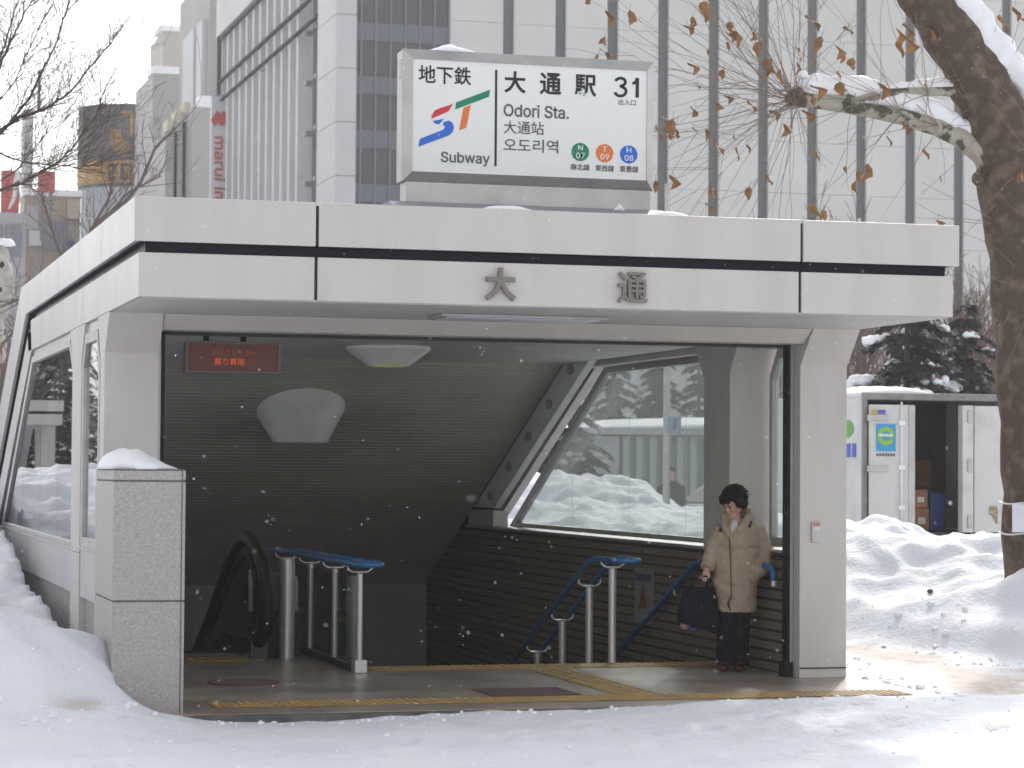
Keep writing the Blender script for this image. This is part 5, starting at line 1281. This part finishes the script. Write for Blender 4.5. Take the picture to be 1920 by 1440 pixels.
# ------------------------------------------------------------------ people
def frame_at(x, y):
    base = np.array([x, y, 0.0]); r_ = np.array([math.cos(YAW), -math.sin(YAW), 0]); f_ = np.array([math.sin(YAW), math.cos(YAW), 0])
    return lambda a, d, z: base+r_*a-f_*d+np.array([0,0,z])
def fuse(m_, name, m, parent, vox, smooth=2, factor=.5):
    o = m_.build(name, m, parent, smooth=True)
    r_ = o.modifiers.new('r', 'REMESH'); r_.mode = 'VOXEL'; r_.voxel_size = vox; r_.use_smooth_shade = True
    s_ = o.modifiers.new('s', 'SMOOTH'); s_.iterations = smooth; s_.factor = factor
    return baked(o)
class FB(MB):
    """pieces given in the figure's own (right, towards viewer, up) frame"""
    def __init__(s, W): super().__init__(); s.W = W
    def blob(s, c, r, tilt=0.0, roll=0.0, n=16, m=10):
        q = MB().ball((0,0,0), r, n, m); ct, st2 = math.cos(tilt), math.sin(tilt); cr2, sr = math.cos(roll), math.sin(roll)
        V = []
        for a, d, z in q.v:
            d, z = d*ct+z*st2, -d*st2+z*ct; a, z = a*cr2+z*sr, -a*sr+z*cr2
            V.append(s.W(c[0]+a, c[1]+d, c[2]+z))
        return s.add(V, q.f)
    def limb(s, pts, radii, n=14): return s.tube([s.W(*p) for p in pts], radii, n)
    def rings(s, rows, n=28):                        # (z, centre a, centre d, half width, half depth)
        V = []
        for z, ca, cd, ha, hd in rows:
            for k in range(n):
                w = 2*math.pi*k/n; V.append(s.W(ca+ha*math.cos(w), cd+hd*math.sin(w), z))
        F = [tuple(range(n)), tuple(range((len(rows)-1)*n, len(rows)*n))]
        for i in range(len(rows)-1):
            for k in range(n): F.append((i*n+k, i*n+(k+1)%n, (i+1)*n+(k+1)%n, (i+1)*n+k))
        return s.add(V, F)
W = frame_at(7.43, 19.60)
wm = thing('person', (7.43,19.60,0), 'person in a long beige padded coat and dark trousers looking down by the brick wall', 'person')
skin = mat('skin', (0.52,0.31,0.23), 0.55, c2=(0.47,0.27,0.20), scale=20)
bd = FB(W)
HY, HT, HC = RAD(54), RAD(34), (0.000,.040,1.402)
def HP(u, v, w):                                   # head frame: right of the face, forward, up
    v2 = v*math.cos(HT)+w*math.sin(HT); w2 = w*math.cos(HT)-v*math.sin(HT)
    return (HC[0]+u*math.cos(HY)-v2*math.sin(HY), HC[1]+u*math.sin(HY)+v2*math.cos(HY), HC[2]+w2)
class HB(FB):
    def hb(s, c, r, n=16, m=10):
        q = MB().ball(c, r, n, m); return s.add([s.W(*HP(*p)) for p in q.v], q.f)
hp = HB(W)
hp.hb((0,.0,.015), (.076,.094,.100)); hp.hb((0,.030,-.055), (.058,.062,.060)); hp.hb((0,.062,-.088), (.026,.024,.022))
hp.hb((0,.098,-.022), (.012,.016,.026)); hp.hb((0,.108,-.036), (.014,.013,.010)); hp.hb((0,.090,-.066), (.023,.011,.008)); hp.hb((0,.086,.012), (.055,.014,.010))
for sg_ in (-1, 1): hp.hb((sg_*.036,.070,-.034), (.026,.024,.026)); hp.hb((sg_*.078,-.004,-.012), (.010,.020,.030))
bd.add(hp.v, hp.f)
bd.limb([(.02,.01,1.15),(.005,.02,1.25),(-.015,.04,1.34)], [.075,.056,.052])
bd.rings([(1.20,.04,-.01,.10,.06),(1.12,.045,-.01,.155,.085),(.95,.04,-.01,.145,.085),(.80,.03,0,.15,.09),(.70,.025,0,.15,.09)])
bd.limb([(-.10,.0,1.15),(-.175,.02,.93),(-.225,.075,.83)], [.05,.042,.028]); bd.limb([(.19,-.02,1.15),(.265,-.02,.94),(.15,.09,.80)], [.05,.042,.03])
bd.limb([(-.05,0,.75),(-.058,.02,.42),(-.058,.0,.06)], [.085,.06,.042]); bd.limb([(.085,-.01,.75),(.066,.01,.42),(.062,-.01,.06)], [.085,.06,.042])
bd.blob((-.232,.085,.805), (.030,.022,.038))                                  # hand closed on the bag handles
for i, (da, l) in enumerate(((-.026,.044),(-.010,.052),(.006,.050),(.022,.042))):
    bd.limb([(-.232+da,.098,.79),(-.236+da,.112,.765),(-.238+da,.100,.79-l),(-.236+da,.082,.80-l)], [.0085,.0085,.008,.007], 8)
bd.limb([(-.208,.085,.81),(-.203,.105,.785),(-.215,.115,.765)], [.010,.009,.007], 8)
fuse(bd, 'body', skin, wm, .0065, 2)
for sg_ in (-1, 1):
    e_ = HB(W); e_.hb((sg_*.031,.088,-.008), (.013,.006,.004)); e_.build('eye', M['ink'], wm, smooth=True)
    e_ = HB(W); e_.hb((sg_*.032,.094,.016), (.017,.005,.0035)); e_.build('eyebrow', M['ink'], wm, smooth=True)
e_ = HB(W); e_.hb((0,.098,-.067), (.017,.005,.003)); e_.build('mouth', mat('lip', (0.26,0.10,0.08), .5), wm, smooth=True)
hair_m = mat('black_hair', (0.006,0.005,0.005), 0.7, c2=(0.014,0.011,0.010), scale=30, spec=0.2, bump=.5, bscale=60, stretch=(1,1,.15))
hr = HB(W)
hr.hb((0,-.022,.055), (.098,.106,.082)); hr.hb((0,-.055,.0), (.094,.072,.095)); hr.hb((0,-.060,-.060), (.075,.045,.045)); hr.hb((0,.060,.078), (.070,.046,.034)); hr.hb((-.03,.088,.050), (.034,.018,.024)); hr.hb((.034,.086,.052), (.032,.018,.022))
for sg_ in (-1, 1): hr.hb((sg_*.080,.012,.005), (.022,.046,.062)); hr.hb((sg_*.078,-.02,-.045), (.024,.045,.040))
hq = random.Random(4)
for k in range(46):                                # strands breaking the outline
    a_ = hq.uniform(0, 6.28); c_ = hq.uniform(-.75,.75); p0 = np.array([.092*math.cos(a_)*math.sqrt(1-c_*c_), -.03+.100*math.sin(a_)*math.sqrt(1-c_*c_), .045+.085*c_])
    if p0[1] > .02 and p0[2] < .03: continue
    p1 = p0+np.array([hq.uniform(-.02,.02), hq.uniform(-.02,.02), -.045]); p2 = p1+np.array([hq.uniform(-.02,.02)+p0[0]*.18, p0[1]*.18, -.025])
    hr.limb([HP(*p0), HP(*p1), HP(*p2)], [.012,.010,.004], 6)
fuse(hr, 'hair', hair_m, wm, .006, 1)
coat_m = mat('beige_padded_coat', (0.41,0.315,0.23), 0.8, c2=(0.34,0.262,0.192), scale=6, bump=.5, bscale=18)
ct = FB(W)
rows = []; 
for i in range(45):
    f = i/44; z = .485+f*(1.235-.485)
    ha = np.interp(z, [.485,.6,.75,.9,1.05,1.15,1.20,1.235], [.168,.172,.182,.178,.178,.172,.145,.095])
    ca = np.interp(z, [.485,.7,.9,1.05,1.2], [.025,.02,.035,.045,.05]); hd = np.interp(z, [.485,.7,.9,1.1,1.2,1.235], [.125,.135,.135,.125,.105,.08])
    q = 1+.055*abs(math.sin((z-.485)*math.pi/.105)); rows.append((z, ca, 0.0, ha*q, hd*q))
ct.rings(rows, 32)
def sleeve(pts, r0, n=16):
    P = []; R = []
    for i in range(len(pts)-1):
        for s_ in range(8):
            t1 = s_/8; P.append([pts[i][k]+(pts[i+1][k]-pts[i][k])*t1 for k in range(3)]); R.append(r0[i]+(r0[i+1]-r0[i])*t1)
    P.append(list(pts[-1])); R.append(r0[-1]); R = [r*(1+.09*abs(math.sin(i*math.pi/4.2))) for i, r in enumerate(R)]
    ct.limb(P, R, n)
sleeve([(-.075,0,1.165),(-.135,.0,1.08),(-.185,.02,.94),(-.225,.07,.845)], [.072,.070,.062,.052])
sleeve([(.175,-.02,1.165),(.235,-.02,1.07),(.275,-.015,.95),(.225,.06,.85),(.15,.115,.79)], [.075,.072,.068,.062,.055])
ct.blob((.045,-.01,1.21), (.15,.095,.055))
ct_o = fuse(ct, 'coat', coat_m, wm, .008, 1)
for v in ct_o.data.vertices:
    c_ = v.co; q_ = float(fbm(np.array([c_.x*9+c_.z*5]), np.array([c_.z*13-c_.y*6]), 3)[0]); v.co += v.normal*(q_*0.020)
# open front, collar, hood and white shirt
fz_ = FB(W); fz_.limb([(-.045,.122,1.12),(-.035,.135,.95),(-.03,.142,.75),(-.025,.138,.60)], [.006,.006,.006,.005], 6); fz_.build('zip', mat('coat_dark_zip', (0.13,0.085,0.055), .7), wm)  # dark brown zip line down the open coat front
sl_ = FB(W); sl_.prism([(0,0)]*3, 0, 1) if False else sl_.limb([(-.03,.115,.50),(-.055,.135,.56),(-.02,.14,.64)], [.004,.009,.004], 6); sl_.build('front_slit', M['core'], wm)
hd_ = FB(W); P = []
for k in range(13):
    a = RAD(-60+k*25); P.append((.035+.118*math.cos(a+math.pi/2), .0-.095*math.sin(a+math.pi/2)*-1*-1, 1.245+.02*math.sin(a)))
hd_.limb([(-.085,.085,1.20),(-.075,.02,1.265),(-.02,-.07,1.295),(.06,-.09,1.30),(.13,-.05,1.295),(.135,.02,1.27),(.085,.09,1.215),(.02,.125,1.14)], [.030,.036,.045,.05,.05,.045,.036,.022]); hd_.limb([(-.085,.085,1.20),(-.06,.115,1.15),(-.035,.12,1.11)], [.030,.026,.018])
fuse(hd_, 'hood', coat_m, wm, .009, 2)
for a_, d_, z_ in ((-.115,.085,1.165),(.135,.075,1.225),(.125,.085,1.20)):
    b_ = FB(W); b_.blob((a_,d_+.01,z_), (.014,.008,.018)); b_.build('toggle', M['ink'], wm, smooth=True)
sh_ = FB(W); sh_.limb([(.004,.085,1.235),(-.006,.108,1.20),(-.026,.118,1.145)], [.030,.030,.006], 10); sh_.build('shirt', mat('white_shirt', (0.60,0.57,0.60), .8), wm, smooth=True)
tz = FB(W); jean = mat('dark_trousers', (0.008,0.009,0.015), .9, c2=(0.016,0.018,0.028), scale=12, bump=.2, spec=0.15)
tz.limb([(-.045,.0,.62),(-.058,.015,.42),(-.062,.01,.22),(-.064,.005,.045)], [.098,.080,.074,.078]); tz.limb([(.075,-.01,.62),(.062,.0,.42),(.060,-.005,.22),(.062,-.005,.045)], [.098,.080,.074,.078])
fuse(tz, 'trousers', jean, wm, .009, 1)
for a_, d_ in ((-.075,.05),(.055,.04)):
    s_ = FB(W); s_.blob((a_-.015,d_+.04,.035), (.045,.085,.034)); s_.blob((a_,d_-.05,.045), (.042,.06,.045)); fuse(s_, 'shoe', mat('dark_red_shoe', (0.06,0.008,0.010), .4), wm, .007, 2)
# tote bag held in the hand
bg_ = thing('tote_bag', W(-.29,.10,.36), 'dark navy tote bag hanging from the hand of the person in beige', 'bag')
navy = mat('navy_fabric', (0.006,0.006,0.011), .85, c2=(0.012,0.012,0.020), scale=10, bump=.3, spec=0.15)
b_ = FB(W); rows = []
for i in range(9):
    f = i/8; rows.append((.355+.34*f, -.295+.01*f, .10, .178-.055*f+.016*math.sin(f*3), .070-.03*f))
b_.rings(rows, 24)
for i, v in enumerate(b_.v):                           # sag of the bottom towards the right
    v = np.array(v); rel = v-W(-.295,.10,0); a_ = rel@np.array([math.cos(YAW), -math.sin(YAW), 0]); b_.v[i] = tuple(v+np.array([0,0,-.30*a_*max(0, (.62-v[2]))/.25]))
fuse(b_, 'bag_body', navy, bg_, .010, 3)
for dd in (.07, .13):
    h_ = FB(W); h_.limb([(-.36,dd,.66),(-.335,dd,.74),(-.262,dd*.5+.045,.778),(-.236,dd*.5+.045,.785),(-.215,dd*.5+.045,.765),(-.225,dd,.68)], [.009]*6, 8); h_.build('handle', navy, bg_, smooth=True)
b_ = FB(W); b_.blob((-.40,.09,.372), (.045,.03,.030)); b_.build('bag_tag', mat('pinkish_paper', (0.34,0.22,0.18), .8), bg_, smooth=True)
b_ = FB(W); b_.blob((-.335,.13,.352), (.045,.025,.022)); b_.build('blue_trim', mat('bag_blue', (0.02,0.04,0.14), .7), bg_, smooth=True)
# pedestrian outside the window
p = at(1258, 950, 45.5); W2 = frame_at(float(p[0]), 45.5)
pd = thing('person', (p[0],45.5,0), 'distant pedestrian in a dark coat behind the snow bank seen through the window', 'person')
b_ = FB(W2); b_.blob((0,.0,1.60), (.075,.09,.11)); b_.limb([(0,0,1.35),(0,0,1.5)], [.06,.055]); b_.rings([(1.42,0,0,.10,.06),(1.36,0,0,.18,.09),(1.1,0,0,.17,.1),(.9,0,0,.17,.1)]); b_.limb([(-.17,0,1.34),(-.22,0,1.05),(-.2,.08,.82)], [.05,.04,.03]); b_.limb([(.17,0,1.34),(.22,0,1.05),(.2,.08,.82)], [.05,.04,.03]); b_.limb([(-.08,0,.9),(-.09,.08,.48),(-.09,.02,.08)], [.085,.065,.045]); b_.limb([(.08,0,.9),(.09,-.05,.48),(.09,-.12,.08)], [.085,.065,.045]); b_.blob((-.09,.07,.05), (.045,.12,.045)); b_.blob((.09,-.07,.05), (.045,.12,.045)); b_.blob((-.2,.09,.78), (.035,.03,.05)); b_.blob((.2,.09,.78), (.035,.03,.05))
fuse(b_, 'body', skin, pd, .014, 2)
b_ = FB(W2); b_.rings([(.62,0,0,.20,.13),(.9,0,0,.19,.12),(1.2,0,0,.205,.12),(1.38,0,0,.20,.11),(1.46,0,0,.11,.08)]); b_.limb([(-.19,0,1.36),(-.24,0,1.05),(-.21,.07,.86)], [.075,.065,.05]); b_.limb([(.19,0,1.36),(.24,0,1.05),(.21,.07,.86)], [.075,.065,.05]); fuse(b_, 'coat', jean, pd, .016, 2)
b_ = FB(W2); b_.limb([(-.085,0,.7),(-.09,.07,.45),(-.09,.02,.10)], [.10,.085,.075]); b_.limb([(.085,0,.7),(.09,-.05,.45),(.09,-.11,.10)], [.10,.085,.075]); fuse(b_, 'trousers', M['ink'], pd, .016, 1)
b_ = FB(W2); b_.blob((0,-.02,1.645), (.09,.10,.095)); fuse(b_, 'hair', hair_m, pd, .014, 2)

# ------------------------------------------------------------------ the other entrance across the park, mirrored in the side windows
def v2r(px, py, Y): q = at(px, py, Y); return (4.28-float(q[0]), Y, float(q[2]))
a_ = v2r(113, 745, 70); X2b = a_[0]; s2 = thing('far_subway_entrance', (X2b+3,72,0), 'second white subway entrance across the park, seen only as a reflection in the side windows', 'subway entrance')
MB().box(X2b, X2b+6, 70, 78, 2.79, 3.08).build('fascia', M['enamel'], s2, bevel=.01); MB().box(X2b-.03, X2b+6.03, 69.97, 78, 3.16, 3.46).build('fascia', M['enamel'], s2, bevel=.01); MB().box(X2b+.05, X2b+5.95, 70.05, 78, 3.081, 3.159).build('dark_band', M['band'], s2)
for xx in (X2b, X2b+5.6):
    for yy in (72, 73.7): MB().box(xx, xx+.4, yy, yy+.3, -.2, 2.789).build('column', M['column'], s2, bevel=.01)
MB().prism([(78,2.8),(78,3.46),(86,.2),(86,-.4),(74.1,-.4),(74.1,.9),(82,.9)], X2b+.1, X2b+.3).build('side_wall', M['side_enamel'], s2); MB().prism([(78,2.8),(78,3.46),(86,.2),(86,-.4)], X2b+.31, X2b+5.9).build('slanted_roof', M['slat'], s2)
for i, (xx, h_) in enumerate(((-8.5,11),(-4.5,12),(-0.8,11))):
    conifer(xx, 98, h_, 60+i, ['far dark conifer reflected in the side windows, left of three','far dark conifer reflected in the side windows, middle of three','far dark conifer reflected in the side windows, right of three'][i], w=.3, snowy=.03)
for i, xx in enumerate((-5.5, -2.2)): bare_tree(xx, 84, 9, 120+i, ['bare tree left of the far subway entrance, reflected in the side windows','bare tree behind the far subway entrance, reflected in the side windows'][i], 'bare trees on the left', depth=5, z=-.2, rmin=.012, m=M['twig_dark'])

# ------------------------------------------------------------------ falling snow
fr_ = random.Random(3); m_ = MB(); n_ = 0
while n_ < 1150:
    px_, py_ = fr_.uniform(-60, 1980), fr_.uniform(-60, 1500); Y_ = fr_.uniform(6.0, 16.5); q = at(px_, py_, Y_)
    if q[2] < 0.1: continue
    r = fr_.uniform(.0010, .0024)*(1.7 if fr_.random() < .07 else 1); d = np.array([fr_.gauss(0,1), fr_.gauss(0,1), fr_.gauss(0,1)]); d /= np.linalg.norm(d); e = np.cross(d, [.3,.8,.5]); e /= np.linalg.norm(e); g_ = np.cross(d, e)
    k = fr_.uniform(.8,1.9); V = [q+d*r*k, q-d*r*k, q+e*r, q-e*r, q+g_*r*.7, q-g_*r*.7]
    m_.add(V, [(0,2,4),(2,1,4),(1,3,4),(3,0,4),(2,0,5),(1,2,5),(3,1,5),(0,3,5)]); n_ += 1
tag(m_.build('falling_snow', mat('snowflake', (0.92,0.93,0.95), .6), None), kind='stuff')

# ------------------------------------------------------------------ winter haze
hz = MB().box(-60, 190, -3, 320, -1.6, 48).build('haze', [], None) if False else None
hm = bpy.data.materials.new('haze'); hm.use_nodes = True; t = hm.node_tree
for n in list(t.nodes): t.nodes.remove(n)
o_ = t.nodes.new('ShaderNodeOutputMaterial'); pv_ = t.nodes.new('ShaderNodeVolumePrincipled')
pv_.inputs['Color'].default_value = (0.96,0.94,0.94,1); pv_.inputs['Density'].default_value = 0.0010; pv_.inputs['Anisotropy'].default_value = 0.2
t.links.new(pv_.outputs[0], o_.inputs['Volume'])
HAZE = True
if HAZE: tag(MB().box(-950, 1150, -80, 1750, -2.6, 50).build('haze', hm, None), kind='stuff')
